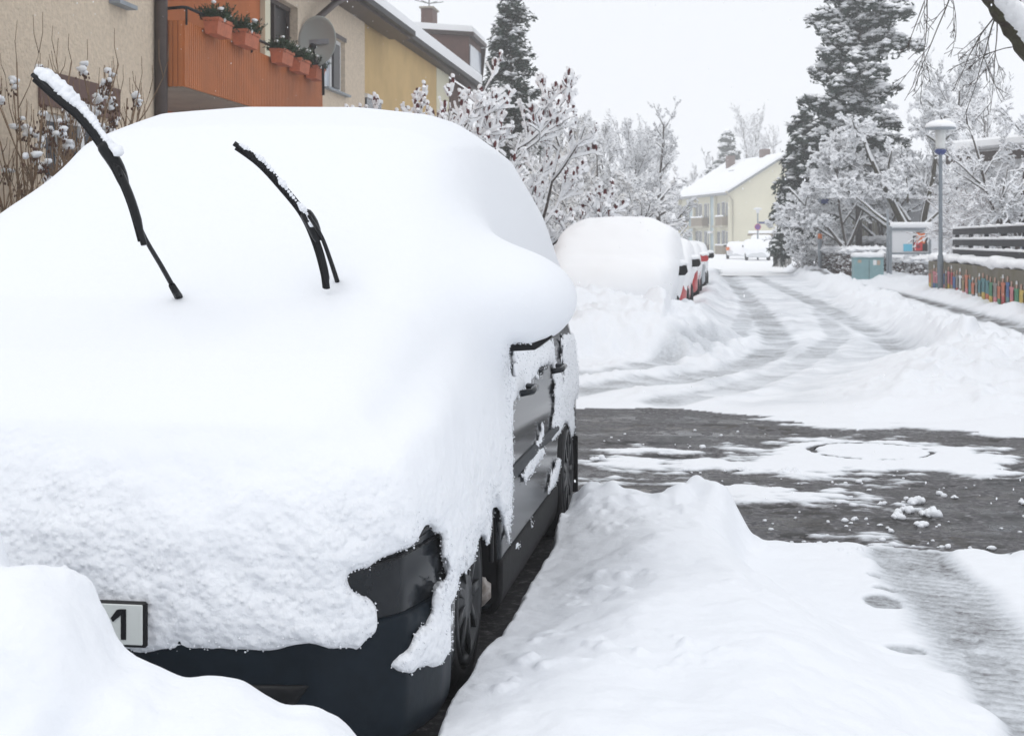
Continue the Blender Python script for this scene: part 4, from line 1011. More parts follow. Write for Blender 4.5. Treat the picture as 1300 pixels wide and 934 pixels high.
fl_box(312, 51, .66, 'second terracotta flower box from the left on the balcony railing', 2)
fl_box(358, 74, .62, 'terracotta flower box in front of the dark balcony door', 3)
fl_box(380, 85, .60, 'terracotta flower box just left of the satellite dish', 4)
fl_box(400, 94, .56, 'terracotta flower box under the satellite dish at the balcony end', 5)

# ================================================================== FAR APARTMENT HOUSE
P1 = at(925, 305, 150); P2 = at(861, 305, 169)
ax = np.array((P2[0]-P1[0], P2[1]-P1[1])); FL = float(np.linalg.norm(ax)); ax /= FL
af = math.atan2(ax[1], ax[0])
# local: x along the eaves facade away from the near corner, y to the right behind it (towards the gable side)
apt = thing('apartment_building', 'cream apartment block with balconies and snowy roof at the end of the street', 'building', (P1[0], P1[1], 0), af)
# y axis of Empty = rotate x by +90deg; gable lies on -y side if that points right
ysgn = -1.0
GW = 11.6; EV = 6.4; RZ = 10.0
def ybox(mb, x0, x1, y0, y1, z0, z1): mb.box(x0, x1, *sorted((ysgn*y0, ysgn*y1)), z0, z1)
m = MB(); ybox(m, -1.5*0, FL, .32, GW, -.5, EV); m.prism([(ysgn*0, -.5), (ysgn*GW, -.5), (ysgn*GW, EV), (ysgn*GW/2, RZ), (ysgn*0, EV)], -.25, -.002, 'x')
m.build('wall', M['cream'], apt)
for x in (.0, 5.0, 6.6, 13.0, 15.0, FL-.3): m = MB(); ybox(m, x, x+.28, 0, .315, -.5, EV-.02); m.build('pier', M['cream'], apt)
m = MB(); k5 = (RZ-EV)/(GW/2)*.5
for f_ in (lambda v: v, lambda v: GW-v): m.prism([(ysgn*f_(-.5), EV-k5+.05), (ysgn*f_(GW/2), RZ+.05), (ysgn*f_(GW/2), RZ+.3), (ysgn*f_(-.5), EV-k5+.3)], -.7, FL+.5, 'x')
m.build('roof', M['grey'], apt)
m = MB()
for f_ in (lambda v: v, lambda v: GW-v): m.prism([(ysgn*f_(-.45), EV-k5+.335), (ysgn*f_(GW/2), RZ+.302), (ysgn*f_(GW/2), RZ+.62), (ysgn*f_(-.42), EV-k5+.60)], -.65, FL+.45, 'x')
m.build('roof_snow', M['snowfar'], apt)
for (x, y, w_, h_) in ((13.5, 4.2, .9, 1.7), (5.0, 5.4, 1.3, 1.2)):
    z = EV+.3+(RZ-EV)*min(y, GW-y)/(GW/2)
    c = MB(); ybox(c, x, x+w_, y, y+.8, z-.6, z+h_); c.build('chimney', M['brick'], apt)
for (x, y) in ((9.0, 3.4),):
    z = EV+.55+(RZ-EV)*y/(GW/2); c = MB(); ybox(c, x, x+1.8, y, y+.1, z+.02, z+.12); c.build('roof_step', M['grey'], apt)
for (xa, xb) in ((5.3, 6.6), (13.3, 15.0)):
    m = MB(); ybox(m, xa, xb, .05, .2, -.3, EV-.1); sw = m.build('stair_window', M['tealglass'], apt)
    m = MB(); ybox(m, xa-.02, xb+.02, -.3, .3, 2.22, 2.48); m.build('door_canopy', M['greywall'], sw)
for (xa, xb) in ((.6, 3.0), (8.0, 12.2), (15.6, 18.0)):
    for z0 in (-.1, 2.9):
        b = MB(); ybox(b, xa, xb, -.5, -.44, z0+.15, z0+1.05); b.box(xa, xa+.05, *sorted((ysgn*-.44, ysgn*.3)), z0+.15, z0+1.05); b.box(xb-.05, xb, *sorted((ysgn*-.44, ysgn*.3)), z0+.15, z0+1.05)
        bb = b.build('balcony', M['beigepanel'], apt)
        b = MB(); ybox(b, xa-.3, xb+1.3, -.5, .31, z0-.05, z0+.148); b.build('balcony_slab', M['creamdark'], bb)
        b = MB(); ybox(b, xa-.05, xb+.05, -.56, -.38, z0+1.052, z0+1.2); b.build('balcony_snow', M['snowfar'], bb)
for z0 in (.25, 3.25):
    for (x, w_, h_, zz) in ((.7, .8, 2.1, 0), (2.2, .8, 1.5, .7), (3.9, .7, 2.1, 0), (7.0, .9, 2.2, 0), (8.6, .8, 1.5, .7), (10.6, .8, 1.5, .7), (12.0, .7, 2.2, 0), (15.9, .7, 2.1, 0), (17.6, .6, 1.3, .8)):
        f = MB(); ybox(f, x-.08, x+w_+.08, -.0+.24, .31, z0+zz-.08, z0+zz+h_+.08); ff_ = f.build('window', M['white'], apt)
        f = MB(); ybox(f, x, x+w_, -.0+.18, .235, z0+zz, z0+zz+h_); f.build('pane', M['pane'], ff_)
f = MB(); ybox(f, -.32, -.26, 7.3, 8.4, 5.6, 6.9); gwin = f.build('window', M['blue'], apt); gwin.data.materials[0] = mat('blue_curtain', (.07, .14, .27), .3)
b = MB(); ybox(b, -1.3, -1.25, 6.3, 8.6, 4.6, 5.4); b.box(-1.25, -.26, ysgn*6.35, ysgn*6.3, 4.6, 5.4); bb = b.build('balcony', M['beigepanel'], apt)
b = MB(); ybox(b, -1.35, -.26, 6.2, 8.7, 4.4, 4.598); b.build('balcony_slab', M['creamdark'], bb)
b = MB(); ybox(b, -1.4, -1.2, 6.3, 8.6, 5.402, 5.6); b.build('balcony_snow', M['snowfar'], bb)
f = MB(); ybox(f, -.32, -.26, 7.6, 8.5, .8, 1.5); f.build('window', M['pane'], apt)
f = MB(); f.tube([(-.7, ysgn*-.5, EV+.1), (-.45, ysgn*.3, EV-.8), (-.35, ysgn*.35, EV-2), (-.35, ysgn*.35, 0)], .09, 8); f.build('downpipe', M['creamdark'], apt, True)
# dark red garage with a snowy flat roof
g0 = at(955, 310, 132); g1 = at(1003, 310, 128)
ga = math.atan2(g1[1]-g0[1], g1[0]-g0[0])
t = thing('garage', 'low dark red garage with snow on its flat roof at the end of the street', 'garage', (g0[0], g0[1], 0), ga)
MB().box(0, 4.2, 0, 5, -.2, 1.9).build('wall', M['winered'], t)
m = MB(); m.box(.3, 1.9, -.06, -.004, -.1, 1.7); m.box(2.2, 3.9, -.06, -.004, -.1, 1.7); m.build('garage_door', M['winered'], t)
MB().box(-.3, 4.6, -.3, 5.2, 1.902, 2.08).build('roof', M['beigepanel'], t); MB().box(-.28, 4.58, -.28, 5.2, 2.082, 2.36, .06).build('roof_snow', M['snowfar'], t)
# pale buildings on the right behind the trees
def px_house(label, pxa, pxb, D, ztop, m_, depth=6, rot=0.0, roofm=None, snow=True, cat='house', roof_over=.3):
    a = at(pxa, 300, D); b = at(pxb, 300, D+rot); L_ = math.hypot(b[0]-a[0], b[1]-a[1]); an = math.atan2(b[1]-a[1], b[0]-a[0])
    t = thing('house', label, cat, (a[0], a[1], 0), an)
    MB().box(0, L_, 0, depth, -.2, ztop).build('wall', M[m_], t)
    if snow: MB().box(-.2, L_+.2, -.2, depth+.2, ztop+.002, ztop+.34, .08).build('roof_snow', M['snowfar'], t)
    return t, L_
t, L_ = px_house('pale grey flat fronted house behind the lamp post on the right', 1176, 1212, 62, 3.4, 'greywall', 7, 1)
t, L_ = px_house('cream garden house showing beside the mossy forked trunk', 1130, 1174, 66, 3.6, 'cream', 6, 0)
MB().box(L_*.15, L_*.45, -.03, -.004, 1.2, 2.3).build('window', M['pane'], t)
t, L_ = px_house('cream house corner glimpsed left of the big snowy tree', 1060, 1082, 74, 2.95, 'cream', 5, 0)
t, L_ = px_house('long low building with dark eaves behind the reddish shrub', 1216, 1340, 46, 4.3, 'greywall', 8, -4)
MB().box(-.2, L_, -.30, -.24, 3.9, 4.2).build('eaves', M['brown'], t)
# ================================================================== BOARD FENCE BEHIND THE CABINET (pale boards, dark posts)
a = at(1082, 300, 64); b = at(1136, 300, 64); L_ = math.hypot(b[0]-a[0], b[1]-a[1])
t = thing('fence', 'pale board fence with dark posts beneath the big snowy tree', 'fence', (a[0], a[1], 0), math.atan2(b[1]-a[1], b[0]-a[0]))
m = MB()
for k in range(17): m.box(L_*k/17+.01, L_*(k+1)/17-.012, 0, .03, .1, 2.35)
m.build('boards', M['creamdark'], t)
for k in range(4): MB().box(L_*(.13+.25*k), L_*(.13+.25*k)+.13, -.07, -.002, 0, 2.7).build('post', M['brown'], t)
MB().box(-.02, L_+.02, -.05, .08, 2.352, 2.48, .03).build('snow_cap', M['snowfar'], t)

# ================================================================== RIGHT RETAINING WALL WITH CHILDREN'S PAINTED PEGS
WX = 5.28; WY0, WY1 = 17.0, 41.8
t = thing('retaining_wall', 'mossy concrete retaining wall with painted paper figures and deep snow on top', 'wall', (WX, WY0, 0))
MB().box(0, .30, 0, WY1-WY0, -.1, .93, .015).build('wall', M['mosswall'], t)
def capfn(X, Y, Z):
    w = .05*fbm(X, Y, Z, .7, 2)+.012*fbm(X, Y, Z, .16, 2)
    dx = np.abs(X-.16)-.21; dz = np.abs(Z-1.03)-.10; de = np.maximum(np.abs(Y-(WY1-WY0)/2)-(WY1-WY0)/2-.05, -9)
    return smax(smax(dx, dz, .16), de, .2)-w+0*Y
V, Q = iso(capfn, (-.3, -.3, .80), (.6, WY1-WY0+.4, 1.30), .045, 1)
link_mesh('snow_cap', V, Q, M['snowfar'], t)
# figures: upright painted shapes hanging against the wall: one thing each
figc = {'red': (.40, .035, .04), 'yellow': (.52, .36, .05), 'green': (.03, .20, .09), 'blue': (.03, .10, .28), 'pink': (.52, .16, .19), 'orange': (.50, .13, .05), 'teal': (.05, .18, .20), 'grey': (.22, .20, .18), 'white': (.55, .56, .57), 'ochre': (.26, .20, .09)}
for k, c in figc.items(): M['f_'+k] = mat('paint_'+k, c, .6, noise=.25, nscale=14)
M['f_skin'] = mat('paint_skin', (.45, .27, .20), .6)
M['f_white'] = mat('paint_white', (.68, .69, .70), .6)
R = random.Random(42); y = 25.6; kinds = list(figc); combos = [(a, b) for a in kinds for b in kinds if a != b]; R.shuffle(combos); nfig = 0; prevl = set()
words_ = {'f_white': 'white'}
while y < WY1-.2:
    a, b = combos[nfig]; hgt = R.uniform(.60, .80); z0 = R.uniform(.06, .12)
    hat = R.choice(['white', 'none', 'none', 'none'])
    t = thing('painted_figure', 'painted figure with %s top and %s legs%s on the mossy wall' % (a, b, ' under a white cap' if hat == 'white' else ''), 'painted figure', (WX-.012, y, z0), 0, 'painted figures along the right retaining wall')
    w = R.uniform(.17, .26); zz = hgt
    body = MB(); body.prism([(-w*.75, zz*.38), (w*.75, zz*.38), (w*.8, zz*.70), (w*1.1, zz*.72), (w*1.0, zz*.78), (-w*1.0, zz*.78), (-w*1.1, zz*.72), (-w*.8, zz*.70)], -.012, 0, 'x'); body.build('torso', M['f_'+a], t)
    lg = MB(); lg.prism([(-w*.7, 0), (-w*.1, 0), (0, zz*.3), (w*.1, 0), (w*.7, 0), (w*.7, zz*.378), (-w*.7, zz*.378)], -.011, 0, 'x'); lg.build('legs', M['f_'+b], t)
    hd = MB(); hd.lathe((-.008, 0, zz*.86), [(.001, -.006), (.06, -.006), (.06, .006), (.001, .006)], 12, 'x'); hd.build('head', M['f_skin'], t)
    if hat != 'none':
        ht = MB(); ht.prism([(-.07, zz*.90), (.07, zz*.90), (.03, zz*(1.0 if hat == 'white' else 1.12)), (-.03, zz*(1.0 if hat == 'white' else 1.12))], -.016, -.002, 'x'); ht.build('hat', M['f_white'] if hat == 'white' else M['f_'+b], t)
    y += R.uniform(.40, .54); nfig += 1
# picket-like board fence rails above the wall
t = thing('fence', 'dark three rail fence heaped with snow on top of the retaining wall', 'fence', (WX+.42, WY0, 0))
FL_ = 40.2-WY0
for z in (1.18, 1.44, 1.72):
    r_ = MB().box(0, .045, 0, FL_, z-.075, z+.075, .006).build('rail', M['fencewood'], t)
    s_ = MB(); ny = 90
    vs = []; 
    for k in range(ny+1):
        yy = FL_*k/ny; hh = .055+.02*float(vnoise(yy*3.1, z*7, 0)); w_ = .05+.012*float(vnoise(yy*2.3, z*3, 4))
        for (x_, z_) in ((-.012, .0), (-w_+.02, hh*.5), (.0, hh), (.045, hh), (.065, hh*.5), (.055, 0)): vs.append((x_, yy, z+.077+z_))
    F = [(k*6+i, k*6+(i+1) % 6, (k+1)*6+(i+1) % 6, (k+1)*6+i) for k in range(ny) for i in range(6)]
    s_.add(vs, F); s_.build('rail_snow', M['snowfar'], r_, True)
for k in range(11): MB().box(.047, .14, FL_*k/10*.99, FL_*k/10*.99+.09, .9, 1.83).build('post', M['fencewood'], t)
HAZE = .0021
# ================================================================== TREES
def tubes(P0, P1, R0, R1, n=4, sq=1.0):
    P0 = np.asarray(P0, float); P1 = np.asarray(P1, float); R0 = np.asarray(R0, float); R1 = np.asarray(R1, float)
    d = P1-P0; L = np.linalg.norm(d, axis=1)+1e-9; d /= L[:, None]
    ref = np.where(np.abs(d[:, 2:3]) > .9, np.array([[1.0, 0, 0]]), np.array([[0, 0, 1.0]]))
    a = np.cross(d, ref); a /= np.linalg.norm(a, axis=1)[:, None]+1e-9; b = np.cross(a, d)
    N = len(P0); out = np.zeros((N, 2, n, 3))
    for i in range(n):
        t = 2*math.pi*(i+.5)/n; o = a*math.cos(t)+b*math.sin(t)*sq
        out[:, 0, i] = P0+o*R0[:, None]; out[:, 1, i] = P1+o*R1[:, None]
    base = (np.arange(N)*2*n)[:, None, None]
    q = np.array([[i, (i+1) % n, n+(i+1) % n, n+i] for i in range(n)])[None]+base
    cap = np.array([[0, 3, 2, 1], [4, 5, 6, 7]])[None]+base if n == 4 else None
    Fq = q.reshape(-1, 4)
    if cap is not None: Fq = np.vstack([Fq, cap.reshape(-1, 4)])
    return out.reshape(-1, 3), Fq
class Segs:
    def __init__(s): s.a = []; s.b = []; s.r = []; s.q = []; s.lv = []
    def add(s, a, b, r, q, lv): s.a.append(a); s.b.append(b); s.r.append(r); s.q.append(q); s.lv.append(lv)
def rvec(R): 
    v = np.array((R.gauss(0, 1), R.gauss(0, 1), R.gauss(0, 1))); return v/(np.linalg.norm(v)+1e-9)
def grow(S_, R, p, d, L, r, lv, P):
    """one branch and its children"""
    n = P['seg'][lv]; st = L/n; kids = P['kids'][lv] if lv < P['levels'] else 0
    spots = sorted(R.uniform(P['start'][lv], 1.0) for _ in range(kids)); ki = 0
    for i in range(n):
        d = d+rvec(R)*P['wig'][lv]; d = d+np.array((0, 0, P['up'][lv])); d /= np.linalg.norm(d)
        p2 = p+d*st; ra = r*(1-.75*i/n); rb = r*(1-.75*(i+1)/n)
        S_.add(p, p2, ra, rb, lv)
        while ki < kids and spots[ki] <= (i+1)/n:
            f = spots[ki]*n-i; o = p+(p2-p)*max(0, min(1, f)); ki += 1
            ax = rvec(R); side = np.cross(d, ax); side /= np.linalg.norm(side)+1e-9
            an = math.radians(R.uniform(*P['ang'][lv])); nd = d*math.cos(an)+side*math.sin(an)
            ln = L*P['ratio'][lv]*R.uniform(.65, 1.15)*(1-.45*spots[ki-1]*P.get('taper', 1))
            grow(S_, R, o, nd, ln, max(ra*.6, P['rmin']), lv+1, P)
        p = p2
def snow_tree(name, label, cat, base, P, seed, mats=('bark', 'bark'), group=None, snow=.022, smin_=.010, trunks=None, thin=1.0, extra=None):
    R = random.Random(seed); S_ = Segs(); base = np.array(base, float)
    snow *= .62; smin_ *= .62
    for (o, d, L, r) in (trunks or [((0, 0, 0), (0, 0, 1), P['h'], P['r'])]):
        dd = np.array(d, float); dd /= np.linalg.norm(dd); grow(S_, R, np.array(o, float), dd, L, r, 0, P)
    t = thing(name, label, cat, tuple(base), 0, group)
    a = np.array(S_.a); b = np.array(S_.b); r = np.array(S_.r); q = np.array(S_.q); lv = np.array(S_.lv)
    zm = P.get('zmin', 0); kp = (lv < 1) | (b[:, 2] > zm); a, b, r, q, lv = a[kp], b[kp], r[kp], q[kp], lv[kp]
    r = np.maximum(r, P['rmin']); q = np.maximum(q, P['rmin']*.8)
    big = lv <= P.get('trunklv', 1)
    V, F = tubes(a[big], b[big], r[big], q[big], 6); 
    link_mesh('trunk', V, F, M[mats[0]], t, True)
    V, F = tubes(a[~big], b[~big], r[~big], q[~big], 4); link_mesh('crown', V, F, M[mats[1]], t, False)
    # snow lying along the upper side of every branch
    d = b-a; L = np.linalg.norm(d, axis=1); hor = np.sqrt(np.clip(1-(d[:, 2]/(L+1e-9))**2, 0, 1))
    rr = np.random.default_rng(seed).uniform(.55, 1.4, len(a))
    s = (smin_+snow*np.minimum(1, hor*1.3))*rr*(hor > .12)
    s = np.where(big, s*1.3, s); ok = s > .003
    w = np.where(big, r*.85+s*.3, r*.55+s*.8)
    up = np.array([[0, 0, 1.0]])
    off = (r*.8+s*.5)[:, None]*up
    V, F = tubes(a[ok]+off[ok], b[ok]+off[ok], w[ok], w[ok]*.9, 4, 1.0)
    link_mesh('snow_load', V, F, M['snowfar'], t, False)
    ends = b[lv == lv.max()]; return t, ends, R, (a, b, lv)
def blobs_np(C_, Rr, flat, seed, n=6):
    """many small squashed octahedron-like lumps"""
    g = np.random.default_rng(seed); N = len(C_)
    ring = np.array([(math.cos(2*math.pi*i/n), math.sin(2*math.pi*i/n), 0) for i in range(n)])
    pts = np.vstack([ring, [[0, 0, .9]], [[0, 0, -.5]]]); k = len(pts)
    V = pts[None]*g.uniform(.65, 1.25, (N, k, 1))*np.asarray(Rr)[:, None, None]; V[..., 2] *= flat
    V = V+np.asarray(C_)[:, None]
    f = np.array([(i, (i+1) % n, n) for i in range(n)]+[((i+1) % n, i, n+1) for i in range(n)])
    F = (f[None]+(np.arange(N)*k)[:, None, None]).reshape(-1, 3)
    return V.reshape(-1, 3), F
def conifer(label, base, h, rad, seed, group=None, snowf=.55, z0=.1, dens=1.0, droop=.25, pine=False, leaf=.16, name='spruce_tree'):
    R = random.Random(seed); g = np.random.default_rng(seed)
    t = thing(name, label, 'tree', base, 0, group)
    MB().tube([(0, 0, -.1), (.03, 0, h*.5), (0, 0, h)], [.15, .09, .01], 8).build('trunk', M['bark'], t, True)
    A, B, RA, tips = [], [], [], []; leafc, leafd = [], []; snc, snr = [], []
    nw = int(h*4.2*dens)
    for k in range(nw):
        f = (k+.5)/nw; z = h*(z0+(1-z0)*f); prof = (1-f)**(.62 if not pine else .45)*(1-.25*max(0, .15-f)/.15)
        for j in range(R.randint(4, 6)):
            an = R.uniform(0, 2*math.pi); L = rad*prof*R.uniform(.6, 1.15)*((.62+.6*abs(math.sin(an*1.5+z*.9))) if pine else 1)+.08
            n = 6; zz_ = z+R.uniform(-.35, .35); p = np.array((0, 0, min(zz_, h*.985))); L *= (.55+.75*R.random()) if R.random() < .5 else 1.0; d = np.array((math.cos(an), math.sin(an), R.uniform(-.1, .6) if not pine else R.uniform(.0, .9)))
            for i in range(n):
                d = d+np.array((R.gauss(0, .06), R.gauss(0, .06), -droop*.35*(1+i*.25)*(1-f*.5))); d /= np.linalg.norm(d)
                if i >= n-2: d = d+np.array((0, 0, .12)); d /= np.linalg.norm(d)
                p2 = p+d*L/n; dn_ = max(.15, 1.0+.9*float(vnoise(p2[0]*1.3, p2[1]*1.3, p2[2]*1.3+seed))); A.append(p); B.append(p2); RA.append(max(.008, .03*L*(1-i/n)/1.5))
                if i >= 1 or L < .5:
                    m_ = max(1, int(7*L/n/leaf*1.7*dn_))
                    wd = .30*L*(1-.5*i/n)*(.55 if not pine else .5)
                    for q_ in range(m_):
                        s_ = R.uniform(0, 1); o = p+(p2-p)*s_; lat = np.cross(d, (0, 0, 1)); lat /= np.linalg.norm(lat)+1e-9; u_ = R.uniform(-1, 1)
                        c = o+lat*u_*wd+np.array((0, 0, -abs(u_)*wd*.6-abs(R.gauss(0, .14))+R.gauss(0, .05)))
                        leafc.append(c); leafd.append(lat*np.sign(u_)*.8+d*.7+np.array((0, 0, -.3 if not pine else .25)))
                        if R.random() < snowf*(.42 if not pine else .8): snc.append(c+np.array((0, 0, leaf*.35+.06))); snr.append(R.uniform(.25, 1.05)**1.3*leaf*(1.0 if not pine else .95))
                p = p2
    V, F = tubes(A, B, RA, np.array(RA)*.8, 4); link_mesh('branches', V, F, M['bark'], t, False)
    c = np.array(leafc); d = np.array(leafd); N = len(c)
    # needle sprays: each a pair of narrow tapering blades
    Vs, Fs = [], []
    for rep in range(3):
        dd = d+g.normal(0, .45, (N, 3)); dd /= np.linalg.norm(dd, axis=1)[:, None]
        nn = np.cross(dd, g.normal(0, 1, (N, 3))); nn /= np.linalg.norm(nn, axis=1)[:, None]+1e-9
        l = leaf*g.uniform(.6, 1.3, (N, 1)); w = leaf*.20
        c2 = c+g.normal(0, leaf*.25, (N, 3))
        q = np.stack([c2-dd*l*.4, c2+nn*w, c2+dd*l*.7, c2-nn*w], 1); Vs.append(q.reshape(-1, 3)); Fs.append(np.arange(N*4).reshape(-1, 4)+rep*N*4)
    link_mesh('needles', np.vstack(Vs), np.vstack(Fs), M['needle'], t, False)
    V, F = blobs_np(np.array(snc), np.array(snr), .62, seed); link_mesh('snow_load', V, F, M['snowfar'], t, False)
    return t
# --- lilac shrub in front of the beige wall
def lilac(label, px, D, seed, hs, snowy):
    b = at(px, 305, D); base = np.array((b[0], b[1], .05)); R = random.Random(seed)
    t = thing('lilac_bush', label, 'shrub', tuple(base), 0, 'bare shrubs in front of the beige house'); st = MB(); seeds = MB(); sn = MB()
    for k in range(17):
        an = R.uniform(0, 2*math.pi); lean = R.uniform(.05, .38); h = R.uniform(*hs)*1.08
        d = np.array((math.cos(an)*lean, math.sin(an)*lean*.6, 1)); p = np.array((R.gauss(0, .12), R.gauss(0, .10), 0)); pts = [p]
        for i in range(7):
            d = d+rvec(R)*.10; d /= np.linalg.norm(d); p = p+d*h/7; pts.append(p)
        st.tube(pts, [.016*(1-.6*i/7) for i in range(8)], 5)
        tips = [(pts[-1], d)]
        for q_ in range(R.randint(3, 6)):
            i = R.randint(3, 6); o = pts[i]; dd = d*.8+rvec(R)*.55+np.array((0, 0, .3)); dd /= np.linalg.norm(dd); L = R.uniform(.25, .7)
            sp = [o, o+dd*L*.5+rvec(R)*.02, o+dd*L+np.array((0, 0, .05))]; st.tube(sp, [.007, .005, .003], 4); tips.append((sp[-1], dd))
        for (p_, dd) in tips:
            # two thin opposite shoots
            for s_ in (-1, 1):
                if R.random() < .6:
                    e = p_+np.array((s_*R.uniform(.02, .06), R.gauss(0, .03), R.uniform(.15, .42))); st.tube([p_, p_+(e-p_)*.5+np.array((s_*.02, 0, 0)), e], [.004, .0035, .0028], 4)
            if R.random() < .33:
                n_ = R.randint(16, 30); L = R.uniform(.10, .20)
                for j in range(n_):
                    f = R.random(); c = p_+np.array((R.gauss(0, .032*(1-f*.6)), R.gauss(0, .032*(1-f*.6)), f*L-.03)); seeds.blob(c, (.010, .010, .016), 4, .3, seed=j)
                if R.random() < snowy:
                    for j in range(R.randint(2, 6)): sn.blob(p_+np.array((R.gauss(0, .028), R.gauss(0, .028), L*R.uniform(.1, .9))), (R.uniform(.022, .052), R.uniform(.022, .048), R.uniform(.016, .036)), 9, .3, seed=j+k*7)
    st.build('stems', M['barktan'], t, True); seeds.build('seed_heads', M['seed'], t); sn.build('snow_load', M['snow'], t, True)
lilac('tan stemmed lilac bush behind the left edge of the snowy car', 22, 13.2, 1, (1.5, 2.7), .7)
lilac('tall lilac bush with brown seed heads before the low window', 72, 14.0, 2, (1.8, 3.0), .75)
lilac('lilac bush with snow tufts behind the lifted left wiper', 118, 14.6, 3, (1.6, 2.9), .85)
lilac('lilac bush with snowy seed heads beside the brown downpipe', 180, 15.4, 4, (1.7, 2.75), .95)
# --- sumac with dark red fruit cones
PS = dict(levels=3, seg=[6, 5, 4, 3], kids=[7, 6, 5, 0], start=[.35, .25, .3, 0], wig=[.10, .16, .18, .2], up=[.0, .05, .10, .14], ang=[(25, 60), (25, 60), (25, 55), (20, 50)], ratio=[.62, .60, .55, .5], rmin=.007, trunklv=1)
def sumac(label, px, D, h, seed, trunks):
    b = at(px, 305, D); t, ends, R, _ = snow_tree('sumac_tree', label, 'tree', (b[0], b[1], 0), PS, seed, ('bark', 'bark'), 'red fruited trees beside the ochre house',   .046, .016, trunks)
    fr = MB(); sn = MB(); R2 = random.Random(seed)
    for e in ends[::3]:
        if R2.random() < .40 and e[2] > 1.8:
            fr.blob(e+np.array((0, 0, .06)), (.030, .030, .085), 6, .25, seed=1)
            if R2.random() < .8: sn.blob(e+np.array((R2.gauss(0, .01), R2.gauss(0, .01), .135)), (.034, .034, .035), 6, .25, seed=2)
    fr.build('fruit', M['fruit'], t); sn.build('fruit_snow', M['snowfar'], t)
sumac('snowy sumac with dark red fruit spikes in front of the ochre wall', 585, 24, 4, 5, [((0, 0, 0), (-.5, .1, 1), 3.1, .05), ((0, 0, 0), (-.1, -.2, 1), 3.3, .055), ((.2, 0, 0), (.3, .1, 1), 3.3, .05), ((-.6, .2, 0), (-.35, .2, 1), 3.0, .045)])
sumac('snowy sumac with red fruit spikes and black arching stems, right one', 655, 25, 4, 8, [((0, 0, 0), (.15, .1, 1), 3.2, .06), ((0, 0, 0), (-.4, -.1, 1), 3.2, .055), ((0, 0, 0), (-.1, .3, 1), 3.3, .05), ((0, 0, 0), (.55, .1, .9), 2.3, .05)])
sumac('snowy sumac with red fruit spikes before the cream corner strip, left one', 535, 23, 4, 6, [((0, 0, 0), (-.4, .1, 1), 3.0, .05), ((0, 0, 0), (-.05, -.2, 1), 3.2, .055), ((.3, 0, 0), (.3, .1, 1), 3.2, .05), ((.6, .2, 0), (.2, .2, 1), 3.0, .045)])
# --- snow laden deciduous trees
PT = dict(levels=4, seg=[7, 6, 5, 4, 3], kids=[9, 7, 6, 4, 0], start=[.25, .15, .15, .1, 0], wig=[.07, .14, .18, .2, .22], up=[.02, .02, .0, -.02, -.02], ang=[(30, 70), (25, 65), (25, 60), (25, 60), (20, 50)], ratio=[.50, .55, .55, .5, .5], rmin=.007, h=6, r=.09, trunklv=1)
def tree(label, px, D, h, seed, PP=None, mats=('bark', 'bark'), snow=.03, group=None, trunks=None, name='bare_tree', cat='tree', smin_=.012, rmin=None, zb=0, r=None, **kw):
    P = dict(PT); P.update(PP or {}); P['h'] = h; P['r'] = r or h*.016; 
    if rmin: P['rmin'] = rmin
    b = at(px, 305, D); return snow_tree(name, label, cat, (b[0], b[1], zb), P, seed, mats, group, snow, smin_, trunks)
GL = 'snowy bare trees on the left side of the street'; GR = 'snowy bare trees on the right side of the street'; GF = 'hazy trees far behind the houses'
up3 = dict(kids=[12, 9, 7, 5, 0], up=[.02, .08, .10, .10, .06], ang=[(20, 50), (20, 45), (20, 45), (20, 50), (20, 50)])
tree('dense low snow laden bush right behind the roof of the second parked car', 706, 36, 3.2, 21, dict(up=[0, 0, -.04, -.05, -.05], kids=[10, 8, 6, 4, 0], start=[.05, .1, .1, .1, 0]), snow=.034, group=GL, trunks=[((0, 0, 0), (-.5, 0, 1), 2.7, .05), ((0, 0, 0), (.5, .1, 1), 2.7, .05), ((0, 0, 0), (0, .2, 1), 3.0, .05)], name='snowy_bush', cat='shrub', rmin=.008)
tree('broad snow laden bush behind the second parked car, its upright twigs white', 765, 42, 4.2, 22, dict(kids=[10, 8, 6, 4, 0], start=[.05, .1, .1, .1, 0], up=[0, .02, 0, 0, 0]), snow=.034, group=GL, trunks=[((0, 0, 0), (-.55, 0, 1), 3.6, .06), ((0, 0, 0), (.5, .1, 1), 3.6, .06), ((0, 0, 0), (0, .2, 1), 4.0, .06), ((-1, 0, 0), (-.7, .2, 1), 3.4, .05)], name='snowy_bush', cat='shrub', rmin=.009)
tree('tall upright snowy tree left of the street, nearer one with fine vertical twigs', 722, 48, 4.6, 23, up3, snow=.026, group=GL, rmin=.009)
tree('tall upright snowy tree behind the second car, its crown fan shaped', 782, 54, 4.9, 24, up3, snow=.028, group=GL, rmin=.010)
tree('wide snowy tree between the fan shaped crown and the pollarded trunk', 804, 70, 5.6, 25, up3, snow=.030, group=GL, rmin=.012)
tree('slender snowy tree with a thick lopped trunk and one arching side limb', 834, 64, 6.8, 26, dict(kids=[16, 6, 5, 3, 0], ratio=[.30, .55, .5, .5, .5], start=[.35, .2, .2, .1, 0], up=[.02, .06, .06, .05, 0]), snow=.024, group=GL, rmin=.010, trunks=[((0, 0, 0), (.0, 0, 1), 6.6, .12), ((0, 0, 1.0), (.55, 0, .75), 2.6, .085), ((0, 0, 2.0), (-.3, 0, .8), 2.2, .06)])
bx, by, _ = at(834, 305, 64)
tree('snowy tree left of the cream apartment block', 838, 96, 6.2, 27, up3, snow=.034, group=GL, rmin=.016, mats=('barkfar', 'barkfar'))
tree('rounded hazy tree behind the left end of the apartment roof', 872, 180, 9.5, 28, up3, snow=.036, group=GL, rmin=.02, mats=('barkfar', 'barkfar'))
